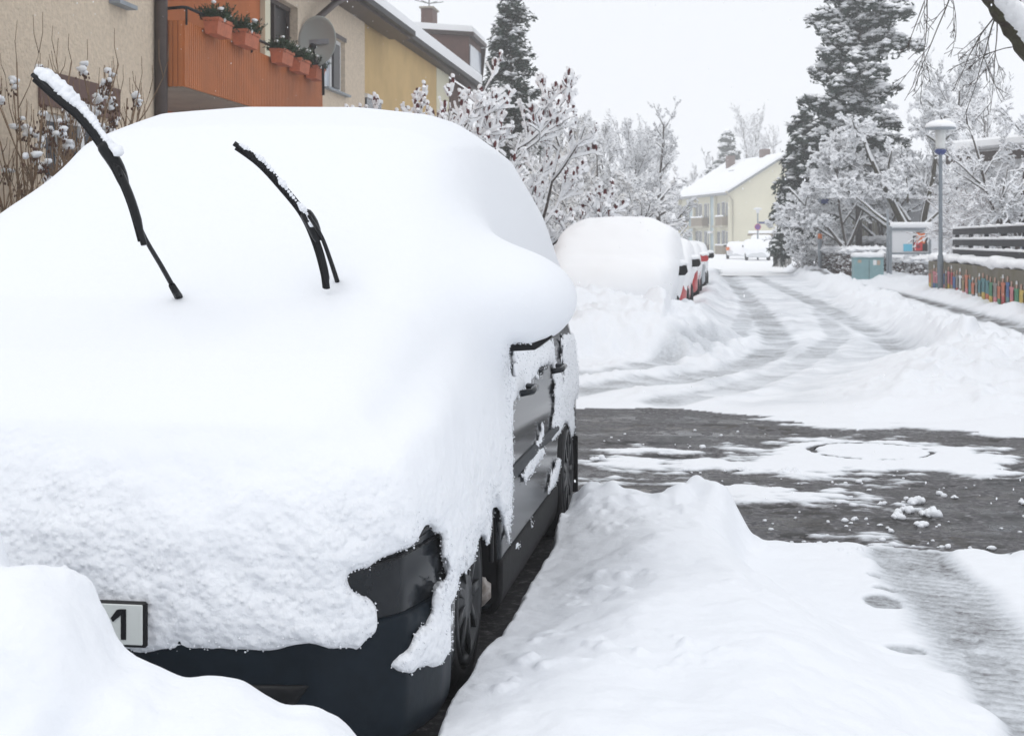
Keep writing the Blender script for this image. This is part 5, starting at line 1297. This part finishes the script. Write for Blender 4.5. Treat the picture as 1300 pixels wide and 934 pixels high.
tree('fine twigged snowy tree between the tall pair left of the street', 752, 50, 4.4, 29, up3, snow=.026, group=GL, rmin=.009)
for i, (px, D, h, s_, lab) in enumerate(((738, 60, 5.2, 81, 'fine frosted tree in the hazy mass left of the street, directly above the van roof'), (800, 62, 5.0, 82, 'fine frosted tree in the hazy mass, right of the fan shaped crown'), (690, 52, 4.6, 83, 'fine frosted tree at the left end of the hazy mass beside the red fruits'), (838, 82, 5.0, 84, 'fine frosted tree at the right end of the hazy mass'))):
    tree(lab, px, D, h, s_, dict(up3, kids=[13, 9, 7, 4, 0], start=[.08, .1, .1, .1, 0]), snow=.028, group=GL, rmin=.010)
tree('low snow laden bush filling the gap under the lopped trunk', 825, 58, 3.0, 85, dict(kids=[10, 8, 6, 4, 0], start=[.05, .1, .1, .1, 0], up=[0, .02, 0, 0, 0]), snow=.034, group=GL, trunks=[((0, 0, 0), (-.7, 0, 1), 2.7, .05), ((0, 0, 0), (.7, .1, 1), 2.7, .05), ((0, 0, 0), (0, .2, 1), 2.8, .05)], name='snowy_bush', cat='shrub', rmin=.011)
tree('tall snowy tree behind the spruce and the red fruited trees', 700, 62, 5.2, 20, up3, snow=.030, group=GL, rmin=.012)
# far trees behind the apartment house
for i, (px, D, h, s_, lab) in enumerate(((900, 185, 12, 31, 'hazy bare tree left of the far spruce'), (950, 190, 15, 32, 'tall hazy bare tree right of the far spruce'), (972, 200, 16, 33, 'thin hazy poplar like tree above the apartment roof'), (990, 195, 14, 34, 'hazy bare tree just above the roof ridge of the apartment block'), (845, 150, 11, 35, 'hazy bare tree far behind the lopped trunk'), (800, 140, 11, 36, 'hazy bare tree far behind the fan shaped crown'), (1205, 110, 12, 37, 'hazy bare tree far behind the near lamp'), (1260, 100, 12, 38, 'hazy bare tree far behind the long low building'))):
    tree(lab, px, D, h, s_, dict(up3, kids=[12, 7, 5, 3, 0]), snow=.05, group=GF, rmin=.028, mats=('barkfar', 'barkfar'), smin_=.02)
# --- conifers
b = at(648, 305, 58); conifer('dark spruce with snow clumps rising behind the ochre roof', (b[0], b[1], 0), 12.4, 1.75, 41, snowf=.36, leaf=.20)
b = at(925, 305, 172); conifer('pale hazy spruce behind the apartment block', (b[0], b[1], 0), 14.5, 3.8, 42, snowf=.7, leaf=.42, dens=.55)
b = at(1090, 305, 60); conifer('tall dark pine heavily loaded with snow, right of the street', (b[0], b[1], 0), 16.5, 2.45, 43, snowf=.95, leaf=.24, pine=True, dens=.62, z0=.25, droop=.22, name='pine_tree')
b = at(1018, 305, 64); conifer('lower dark spruce with drooping branches beside the cream gable', (b[0], b[1], 0), 7.3, 2.0, 44, snowf=.34, leaf=.22, droop=.6, z0=.22)
b = at(1052, 305, 67); conifer('second drooping dark spruce between the pine and the low spruce', (b[0], b[1], 0), 8.2, 1.8, 45, snowf=.40, leaf=.22, droop=.6, z0=.22)
# --- big snow laden tree with mossy forked trunk
PB = dict(zmin=2.0, kids=[10, 8, 8, 5, 0], start=[.2, .12, .1, .1, 0], up=[.0, -.02, -.05, -.05, -.03], wig=[.12, .18, .2, .2, .2])
tree('broad snow laden tree with a mossy forked trunk behind the notice board', 1165, 57, 5, 51, dict(PB, zmin=3.1), ('moss', 'bark'), .060, GR, [((0, 0, 0), (-.05, 0, 1), 1.0, .17), ((0, 0, .9), (-.38, 0, 1), 6.0, .17), ((0, 0, .9), (.30, .1, 1), 5.6, .17), ((-.1, 0, 1.3), (-1.0, .1, .75), 4.4, .08), ((0, 0, 1.5), (-.8, -.3, .55), 3.8, .07), ((0, 0, 1.8), (.9, .1, .8), 2.8, .07), ((-.3, 0, 2.2), (-.7, .1, 1.2), 4.0, .07)], rmin=.010)
tree('snow laden tree whose arched limbs reach over the dark spruces', 1074, 58, 5, 52, PB, ('bark', 'bark'), .060, GR, [((0, 0, 0), (0, 0, 1), 1.4, .12), ((0, 0, 1.1), (-.75, 0, .9), 3.4, .075), ((0, 0, 1.1), (.4, 0, 1), 3.4, .075), ((0, 0, 1.3), (-.2, .1, 1), 3.9, .07), ((0, 0, 1.3), (-.9, -.2, .45), 2.8, .055)], rmin=.010)
tree('broad snow laden tree filling the gap between the pine and the forked trunk', 1120, 62, 5, 55, dict(PB, zmin=2.6), ('bark', 'bark'), .060, GR, [((0, 0, 0), (0, 0, 1), 1.6, .10), ((0, 0, 1.3), (-.75, 0, .9), 4.4, .07), ((0, 0, 1.3), (.45, 0, 1), 4.6, .07), ((0, 0, 1.3), (-.2, .1, 1), 5.4, .07), ((0, 0, 1.6), (.0, -.2, 1), 4.9, .06)], rmin=.010)
tree('snowy upright tree behind the near lamp on the right', 1215, 58, 7.4, 53, up3, snow=.03, group=GR, rmin=.012)
tree('snow laden tree behind the reddish shrub, its twigs sweeping down left', 1290, 42, 6.0, 54, dict(kids=[10, 8, 6, 4, 0], start=[.1, .1, .1, .1, 0], up=[0, -.01, -.04, -.05, -.05]), snow=.034, group=GR, rmin=.009, trunks=[((0, 0, .8), (-.5, 0, 1), 4.4, .08), ((0, 0, .8), (.1, 0, 1), 4.8, .08)])
# reddish shrubs behind the fence on the raised garden
for i, (px, D, s_, lab) in enumerate(((1262, 45, 61, 'reddish twigged shrub bowed with snow just behind the dark fence, left one'), (1292, 43, 62, 'reddish twigged shrub bowed with snow behind the dark fence at the right edge'), (1272, 50, 63, 'reddish twigged shrub under snow, farther back between the two at the fence'))):
    tree(lab, px, D, 2.3, s_, dict(zmin=.4, levels=3, seg=[6, 5, 4, 3], kids=[9, 6, 5, 0], start=[.2, .15, .1, 0], up=[-.01, -.05, -.08, -.08], wig=[.12, .16, .2, .2], ang=[(20, 55)]*4, ratio=[.55, .55, .5, .5]), ('barkred', 'barkred'), .022, 'reddish shrubs behind the dark fence', [((R_[0]*.15, R_[1]*.15, 0), (R_[0]*.55, R_[1]*.5, 1), 3.1, .026) for R_ in [(math.cos(k*1.05), math.sin(k*1.05)) for k in range(6)]]+[((0, 0, 0), (0, 0, 1), 3.3, .026)], name='red_twig_shrub', cat='shrub', zb=.3, rmin=.008)
# --- hedges: clipped twiggy mass with snow on top
def hedge(label, pa, Da, pb, Db, h, th, seed, m_='seed'):
    a = at(pa, 305, Da); b = at(pb, 305, Db); L = math.hypot(b[0]-a[0], b[1]-a[1])
    t = thing('hedge', label, 'hedge', (a[0], a[1], 0), math.atan2(b[1]-a[1], b[0]-a[0]), 'snowy hedges along the right footpath')
    g = np.random.default_rng(seed); N = int(L*h*520)
    p = np.stack([g.uniform(0, L, N), g.uniform(0, th, N), g.uniform(.0, h, N)], 1); d = g.normal(0, 1, (N, 3)); d[:, 2] = np.abs(d[:, 2]); d /= np.linalg.norm(d, axis=1)[:, None]
    V, F = tubes(p, p+d*.16, np.full(N, .008), np.full(N, .005), 4); link_mesh('twigs', V, F, M[m_], t, False)
    N = int(L*h*150); c = np.stack([g.uniform(0, L, N), g.uniform(-.05, th, N), h*g.uniform(.1, 1.0, N)**.6], 1); V, F = blobs_np(c, g.uniform(.03, .09, N), .7, seed)
    N2 = int(L*95); c2 = np.stack([g.uniform(0, L, N2), g.uniform(-.05, th+.05, N2), h+g.uniform(-.06, .14, N2)], 1); V2, F2 = blobs_np(c2, g.uniform(.10, .22, N2), .7, seed+1)
    link_mesh('snow_load', np.vstack([V, V2]), np.vstack([F, F2+len(V)]), M['snowfar'], t, False)
hedge('snowy clipped hedge with brown lower twigs left of the teal cabinet', 1006, 66, 1084, 55, 1.05, 1.2, 71)
hedge('higher brown hedge with snow right behind the teal cabinet', 1076, 62, 1135, 58, 1.45, .8, 72, 'bark')
hedge('low snowy hedge below the notice board', 1122, 56, 1168, 52, .75, .8, 73)
tree('small round snowy garden bush above the hedge', 1034, 62, 2.2, 74, dict(levels=3, seg=[4, 4, 3, 3], kids=[9, 7, 5, 0], start=[.1, .1, .1, 0]), snow=.05, name='snowy_bush', cat='shrub', rmin=.012, group='snowy garden bushes', trunks=[((0, 0, 0), (math.cos(k)*.7, math.sin(k)*.7, 1), 2.3, .03) for k in range(7)])
tree('grey twiggy bush beside the dark red garage', 1000, 90, 2.4, 75, dict(levels=3, seg=[4, 4, 3, 3], kids=[9, 6, 4, 0], start=[.1, .1, .1, 0], up=[.05]*4), snow=.03, name='snowy_bush', cat='shrub', rmin=.014, group='snowy garden bushes', trunks=[((0, 0, 0), (math.cos(k)*.6, math.sin(k)*.6, 1), 2.2, .03) for k in range(6)])
# --- overhanging near tree at the right, trunk outside the frame
TB = at(1430, 305, 13.0); TB = np.array((TB[0], TB[1], 0.0))
t = thing('overhanging_tree', 'near tree reaching in at the top right with a thick mossy limb carrying deep snow', 'tree', tuple(TB))
R = random.Random(91)
limb = [np.array(at(a, b, D))-TB for a, b, D in ((1385, 190, 12.8), (1342, 118, 12.6), (1308, 66, 12.4), (1284, 32, 12.3), (1262, 2, 12.2), (1235, -45, 12.1), (1195, -110, 12))]
limb2 = [np.array(at(a, b, D))-TB for a, b, D in ((1365, 190, 12.8), (1340, 110, 13.1), (1308, 45, 13.1), (1292, 10, 13.1), (1278, -50, 13.1))]
MB().tube([(0, 0, -.1), (.02, 0, 1.2), (0, 0, 1.7), tuple(limb[0])], [.26, .2, .18, .15], 12).build('trunk', M['moss'], t, True)
lm = MB(); lm.tube(smooth_pts(limb, 30), [.115*(1-.45*k/29)*(1+.12*math.sin(k*1.9)) for k in range(30)], 12)
lm.tube(smooth_pts(limb2, 24), [.11*(1-.4*k/23)*(1+.1*math.sin(k*2.3)) for k in range(24)], 12); lm.build('limb', M['moss'], t, True)
sn = MB(); Pn = smooth_pts(limb, 90)
side = np.array((CT, ST, 0))
for k, p in enumerate(Pn):
    r_ = .115*(1-.45*k/89); sn.blob(p+side*r_*.75+np.array((.01*math.sin(k*1.7), -.05, r_*.35)), (r_*1.1, r_*1.0, r_*1.15), 10, .12, seed=k)
for k, p in enumerate(smooth_pts(limb2, 60)):
    r_ = .10*(1-.4*k/59); sn.blob(p+side*r_*.5+np.array((0, -.02, r_*.65)), (r_*.8, r_*.8, r_*.9), 9, .14, seed=k)
sn.build('snow_load', M['snowfar'], t, True)
tw = Segs()
PW = dict(levels=2, seg=[9, 6, 4], kids=[4, 3, 0], start=[.15, .15, 0], wig=[.10, .14, .16], up=[-.05, -.04, -.02], ang=[(15, 40), (20, 50), (20, 50)], ratio=[.5, .5, .5], rmin=.0035)
for (a, b, D, dx, dz, L, r_) in ((1264, 20, 12.3, -.7, -.7, .75, .008), (1264, 20, 12.3, -.35, -1, .9, .008), (1266, 24, 12.3, .05, -1, .8, .007), (1285, 60, 12.4, -1, -.2, .6, .006), (1222, -40, 12.1, -.4, -1, 1.2, .009), (1178, -60, 12, .0, -1, .95, .010), (1200, -60, 12, -.6, -1, .9, .008), (1190, -50, 12, .5, -1, .7, .007)):
    o = np.array(at(a, b, D))-TB; d = np.array((dx*CT, dx*ST, dz)); d /= np.linalg.norm(d); grow(tw, R, o, d, L, r_, 0, PW)
# the carrier boughs above the frame that these twigs hang from
cb = MB(); cb.tube(smooth_pts([limb[-1], np.array(at(1150, -75, 12.1))-TB, np.array(at(1100, -68, 12.6))-TB, np.array(at(1060, -55, 12.8))-TB], 14), [.06*(1-.05*k) for k in range(14)], 8)
cb.tube(smooth_pts([limb[5], np.array(at(1205, -62, 12.1))-TB, np.array(at(1170, -66, 12.0))-TB], 8), .03, 6)
cb.build('bough', M['moss'], t, True)
a_ = np.array(tw.a); b_ = np.array(tw.b); r_ = np.maximum(np.array(tw.r), .003); q_ = np.maximum(np.array(tw.q), .0025)
V, F = tubes(a_, b_, r_, q_, 4); link_mesh('twigs', V, F, M['bark'], t, False)
# ================================================================== STREET FURNITURE
lx, ly, lz = at(1194, 372, 37.0)
t = thing('street_lamp', 'grey lamp post with frosted cylinder light and snow covered disc hood, on the right', 'street lamp', (lx, ly, 0))
MB().lathe((0, 0, 0), [(.075, -.05), (.075, 1.1), (.052, 1.14), (.046, 3.66), (.046, 3.7)], 20).build('pole', M['postdark'], t, True)
MB().lathe((0, 0, 3.66), [(.05, 0), (.13, .05), (.15, .10), (.14, .14), (.05, .15)], 24).build('collar', M['navy'], t, True)
MB().lathe((0, 0, 3.80), [(.11, 0), (.12, .06), (.135, .52), (.13, .53)], 24).build('lantern', M['lampglass'], t, True)
MB().lathe((0, 0, 4.32), [(.15, -.02), (.38, .00), (.385, .03), (.30, .07), (.12, .13), (.001, .14)], 36).build('hood', M['postgrey'], t, True)
MB().lathe((0, 0, 4.37), [(.37, -.02), (.385, .02), (.35, .09), (.24, .15), (.1, .18), (.001, .185)], 28).build('snow_cap', M['snowfar'], t, True)
# far lamp with the round no stopping sign and street name plate
fx, fy, _ = at(962, 305, 108)
t = thing('street_lamp', 'far thin street lamp carrying a round no-stopping sign before the cream gable', 'street lamp', (fx, fy, 0))
MB().lathe((0, 0, 0), [(.07, -.1), (.06, 1.5), (.05, 3.5), (.05, 3.55)], 12).build('pole', M['postgrey'], t, True)
MB().lathe((0, 0, 3.5), [(.10, 0), (.14, .25), (.32, .28), (.30, .36), (.1, .42), (.001, .43)], 20).build('hood', M['white'], t, True)
sg = MB().lathe((0, -.10, 2.48), [(.001, -.01), (.235, -.01), (.235, .01), (.001, .01)], 28, 'y').build('round_sign', mat('sign_red', (.42, .02, .06), .4), t)
MB().lathe((0, -.115, 2.48), [(.001, -.004), (.185, -.004), (.185, .003), (.001, .003)], 28, 'y').build('sign_face', M['purple'], sg)
for a in (1, -1):
    m = MB(); m.beam((-.13, -.122, 2.48+a*.13), (.13, -.122, 2.48-a*.13), .012, .045, (0, 1, 0)); m.build('sign_cross', sg.data.materials[0], sg)
MB().box(.08, .95, -.02, .0, 2.72, 2.87).build('name_plate', M['navy'], t)
# small post with back-turned sign left of the conifer
px_, py_, _ = at(1041, 345, 60)
t = thing('sign_post', 'thin grey post with an orange reflector in front of the snowy hedge', 'sign post', (px_, py_, 0))
MB().lathe((0, 0, 0), [(.05, -.1), (.05, 3.2), (.001, 3.21)], 12).build('pole', M['postgrey'], t, True)
MB().lathe((0, 0, 0), [(.085, -.1), (.085, 1.55), (.05, 1.6)], 12).build('sleeve', M['postgrey'], t, True)
MB().lathe((0, 0, 0), [(.088, 1.56), (.088, 1.76), (.05, 1.77)], 12).build('reflector', M['amber'], t, True)
MB().box(-.06, .42, -.03, .0, 3.0, 3.2).build('sign_plate', M['navy'], t)
px_, py_, _ = at(1127, 350, 54)
t = thing('sign_post', 'slim blue grey post standing right of the teal cabinet', 'sign post', (px_, py_, 0))
MB().lathe((0, 0, 0), [(.045, -.1), (.045, 2.65), (.001, 2.66)], 12).build('pole', M['postgrey'], t, True)
MB().lathe((0, 0, 0), [(.05, -.1), (.05, 1.3), (.045, 1.33)], 12).build('sleeve', M['postgrey'], t, True)
px_, py_, _ = at(990, 330, 84)
t = thing('sign_post', 'thin pale post at the garden entrance beside grey boards', 'sign post', (px_, py_, 0))
MB().lathe((0, 0, 0), [(.04, -.1), (.04, 2.8), (.001, 2.81)], 10).build('pole', M['postgrey'], t, True)
# teal utility cabinet
cx, cy, _ = at(1101.5, 352, 52)
t = thing('utility_cabinet', 'low teal utility cabinet with stickers and a snow cap', 'cabinet', (cx, cy, 0), TH)
MB().box(-.52, .52, -.22, .22, -.05, .84, .012).build('body', M['teal'], t)
MB().box(-.54, .54, -.24, .24, .842, .88, .01).build('lid', M['teal'], t)
m = MB(); m.box(-.006, .006, -.226, -.222, .05, .80); m.build('door_gap', M['brown'], t)
m = MB(); m.box(.14, .26, -.227, -.223, .62, .80); m.build('sticker', M['white'], t); m = MB(); m.box(.28, .39, -.227, -.223, .62, .79); m.build('sticker', M['sticker'], t); m = MB(); m.box(-.40, -.28, -.227, -.223, .70, .80); m.build('sticker', M['sticker'], t)
def cabs(X, Y, Z): return smax(smax(np.abs(X)-.56, np.abs(Y)-.26, .1), np.abs(Z-.97)-.09, .12)+0*X-.012*fbm(X, Y, Z, .2, 2)
V, Q = iso(cabs, (-.7, -.4, .80), (.7, .4, 1.15), .03, 1); link_mesh('snow_cap', V, Q, M['snowfar'], t)
# notice board
cx, cy, _ = at(1152, 330, 53)
t = thing('notice_board', 'glazed notice board with orange and red posters beside the forked trunk', 'notice board', (cx, cy, 0), TH+math.radians(2))
m = MB()
for a in (-.62, .82): m.box(a-.04, a+.04, -.04, .04, -.1, 2.0)
m.box(-.58, .78, -.05, .05, .98, 1.05); m.box(-.58, .78, -.05, .05, 1.85, 1.95)
m.build('frame', M['postgrey'], t)
MB().box(-.575, .78, .0, .03, 1.052, 1.848).build('back_panel', M['greywall'], t)
MB().box(.20, .74, -.02, -.002, 1.10, 1.80).build('dark_panel', M['darkroom'], t)
MB().box(.32, .64, -.032, -.022, 1.38, 1.77).build('poster', M['orangeposter'], t)
MB().box(.24, .54, -.036, -.024, 1.12, 1.42).build('poster', M['redposter'], t)
MB().lathe((.39, -.038, 1.27), [(.001, -.003), (.07, -.003), (.07, .001), (.001, .001)], 16, 'y').build('poster_dot', mat('poster_dot', (.18, .01, .02), .5), t)
MB().box(-.15, .17, -.02, -.002, 1.10, 1.36).build('poster', M['cyanposter'], t)
MB().box(-.62, .90, -.12, .14, 1.952, 2.16, .06).build('snow_cap', M['snowfar'], t)
# blue round sign at the right edge
cx, cy, _ = at(1308, 340, 31)
t = thing('traffic_sign', 'round blue traffic sign with a little snow at the right edge of the street', 'traffic sign', (cx, cy, 0), TH)
MB().lathe((0, 0, 0), [(.03, -.1), (.03, 1.62), (.001, 1.63)], 12).build('pole', M['postgrey'], t, True)
MB().lathe((0, -.05, 1.36), [(.001, -.01), (.20, -.01), (.20, .008), (.001, .008)], 32, 'y').build('disc', M['blue'], t)
MB().blob((0, -.05, 1.575), (.13, .03, .03), 10, .1, seed=3).build('snow_cap', M['snowfar'], t, True)
# grey boards and stakes at the garden entrance
for i, (pa, pb, D, zt2, lab) in enumerate(((982, 989, 80, 1.35, 'grey weathered board post, left one at the far garden entrance'), (990, 995, 79, 1.25, 'grey weathered board post, middle one at the far garden entrance'), (996, 999, 78, 1.3, 'narrow grey stake at the far garden entrance'), (1000, 1005, 76, 1.05, 'broad low grey post before the snowy hedge'))):
    a = at(pa, 320, D); b = at(pb, 320, D)
    t = thing('garden_post', lab, 'post', (a[0], a[1], 0), TH, 'grey posts at the far garden entrance')
    w_ = math.hypot(b[0]-a[0], b[1]-a[1])
    MB().box(0, w_, 0, .12, -.1, zt2, .01).build('board', M['greywood'], t); MB().box(-.02, w_+.02, -.02, .14, zt2+.002, zt2+.14, .04).build('snow_cap', M['snowfar'], t)
# falling snow: small flakes in the air
fm = MB(); R = random.Random(5); V_ = []; F_ = []
for k in range(1500):
    D = R.uniform(3.5, 24); px = R.uniform(-150, 1450); py = R.uniform(-60, 640)
    p = at(px, py, D)
    if p[2] < .5: continue
    if -2.9 < p[0] < -.4 and 3 < p[1] < 9 and p[2] < 2.4: continue
    fm.blob(p, (.0022, .0022, .004), 4, .2, seed=k)
fo = fm.build('falling_snow', M['snowfar']); tag(fo, 'sparse fine snowflakes drifting down through the air', 'snowflakes', kind='stuff')
# haze: one closed box of even air round everything on the ground
hm = bpy.data.materials.new('haze_air'); hm.use_nodes = True; nt = hm.node_tree; nt.nodes.remove(nt.nodes['Principled BSDF'])
pv = nt.nodes.new('ShaderNodeVolumePrincipled'); pv.inputs['Color'].default_value = (.99, .995, 1, 1); pv.inputs['Density'].default_value = HAZE; pv.inputs['Anisotropy'].default_value = .2
nt.links.new(pv.outputs['Volume'], nt.nodes['Material Output'].inputs['Volume'])
hz = MB().box(-500, 500, -60, 620, -1.2, 26).build('haze', hm); tag(hz, 'thin wintry haze filling the air over the street', 'haze', kind='stuff')
# ================================================================== CAMERA, LIGHT, WORLD
cam = bpy.data.cameras.new('camera'); co = bpy.data.objects.new('camera', cam); C.objects.link(co)
co.location = (0, 0, HC); co.rotation_euler = (math.radians(90), 0, TH)
cam.sensor_width = 36; cam.lens = FPX/1300*36; cam.shift_y = -162/1300; cam.clip_end = 3000; cam.clip_start = .05
cam.dof.use_dof = True; cam.dof.focus_distance = 4.9; cam.dof.aperture_fstop = 11
scene.camera = co
W = bpy.data.worlds.new('World'); scene.world = W; W.use_nodes = True; nt = W.node_tree
bg = nt.nodes['Background']; sky = nt.nodes.new('ShaderNodeTexSky'); sky.sky_type = 'NISHITA'; sky.sun_disc = False
sky.sun_elevation = math.radians(55); sky.sun_rotation = math.radians(140); sky.air_density = 1; sky.dust_density = 6; sky.ozone_density = 1
# overcast: a white cloud layer covers the clear sky, brighter overhead
tc = nt.nodes.new('ShaderNodeTexCoord'); sx = nt.nodes.new('ShaderNodeSeparateXYZ'); nt.links.new(tc.outputs['Generated'], sx.inputs[0])
rp = nt.nodes.new('ShaderNodeValToRGB'); rp.color_ramp.elements[0].position = 0; rp.color_ramp.elements[1].position = 1
rp.color_ramp.elements[0].color = (.90, .925, .975, 1); rp.color_ramp.elements[1].color = (.88, .90, .93, 1)
nt.links.new(sx.outputs['Z'], rp.inputs['Fac'])
ml = nt.nodes.new('ShaderNodeVectorMath'); ml.operation = 'SCALE'; ml.inputs['Scale'].default_value = 11.0
nt.links.new(rp.outputs['Color'], ml.inputs[0])
mx = nt.nodes.new('ShaderNodeMixRGB'); mx.inputs['Fac'].default_value = .93
nt.links.new(sky.outputs['Color'], mx.inputs['Color1']); nt.links.new(ml.outputs['Vector'], mx.inputs['Color2'])
nt.links.new(mx.outputs['Color'], bg.inputs['Color']); bg.inputs['Strength'].default_value = .095
sun = bpy.data.lights.new('sun', 'SUN'); sun.energy = .5; sun.angle = math.radians(25); sun.color = (1, .98, .95)
so_ = bpy.data.objects.new('sun', sun); C.objects.link(so_)
so_.rotation_euler = (math.radians(35), 0, math.radians(-40)); so_.location = (0, 0, 30)
scene.view_settings.view_transform = 'Standard'; scene.view_settings.look = 'None'; scene.view_settings.gamma = 1; scene.view_settings.exposure = .10
scene.render.engine = 'CYCLES'
scene.cycles.max_bounces = 6; scene.cycles.diffuse_bounces = 3; scene.cycles.volume_bounces = 2; scene.cycles.use_denoising = True
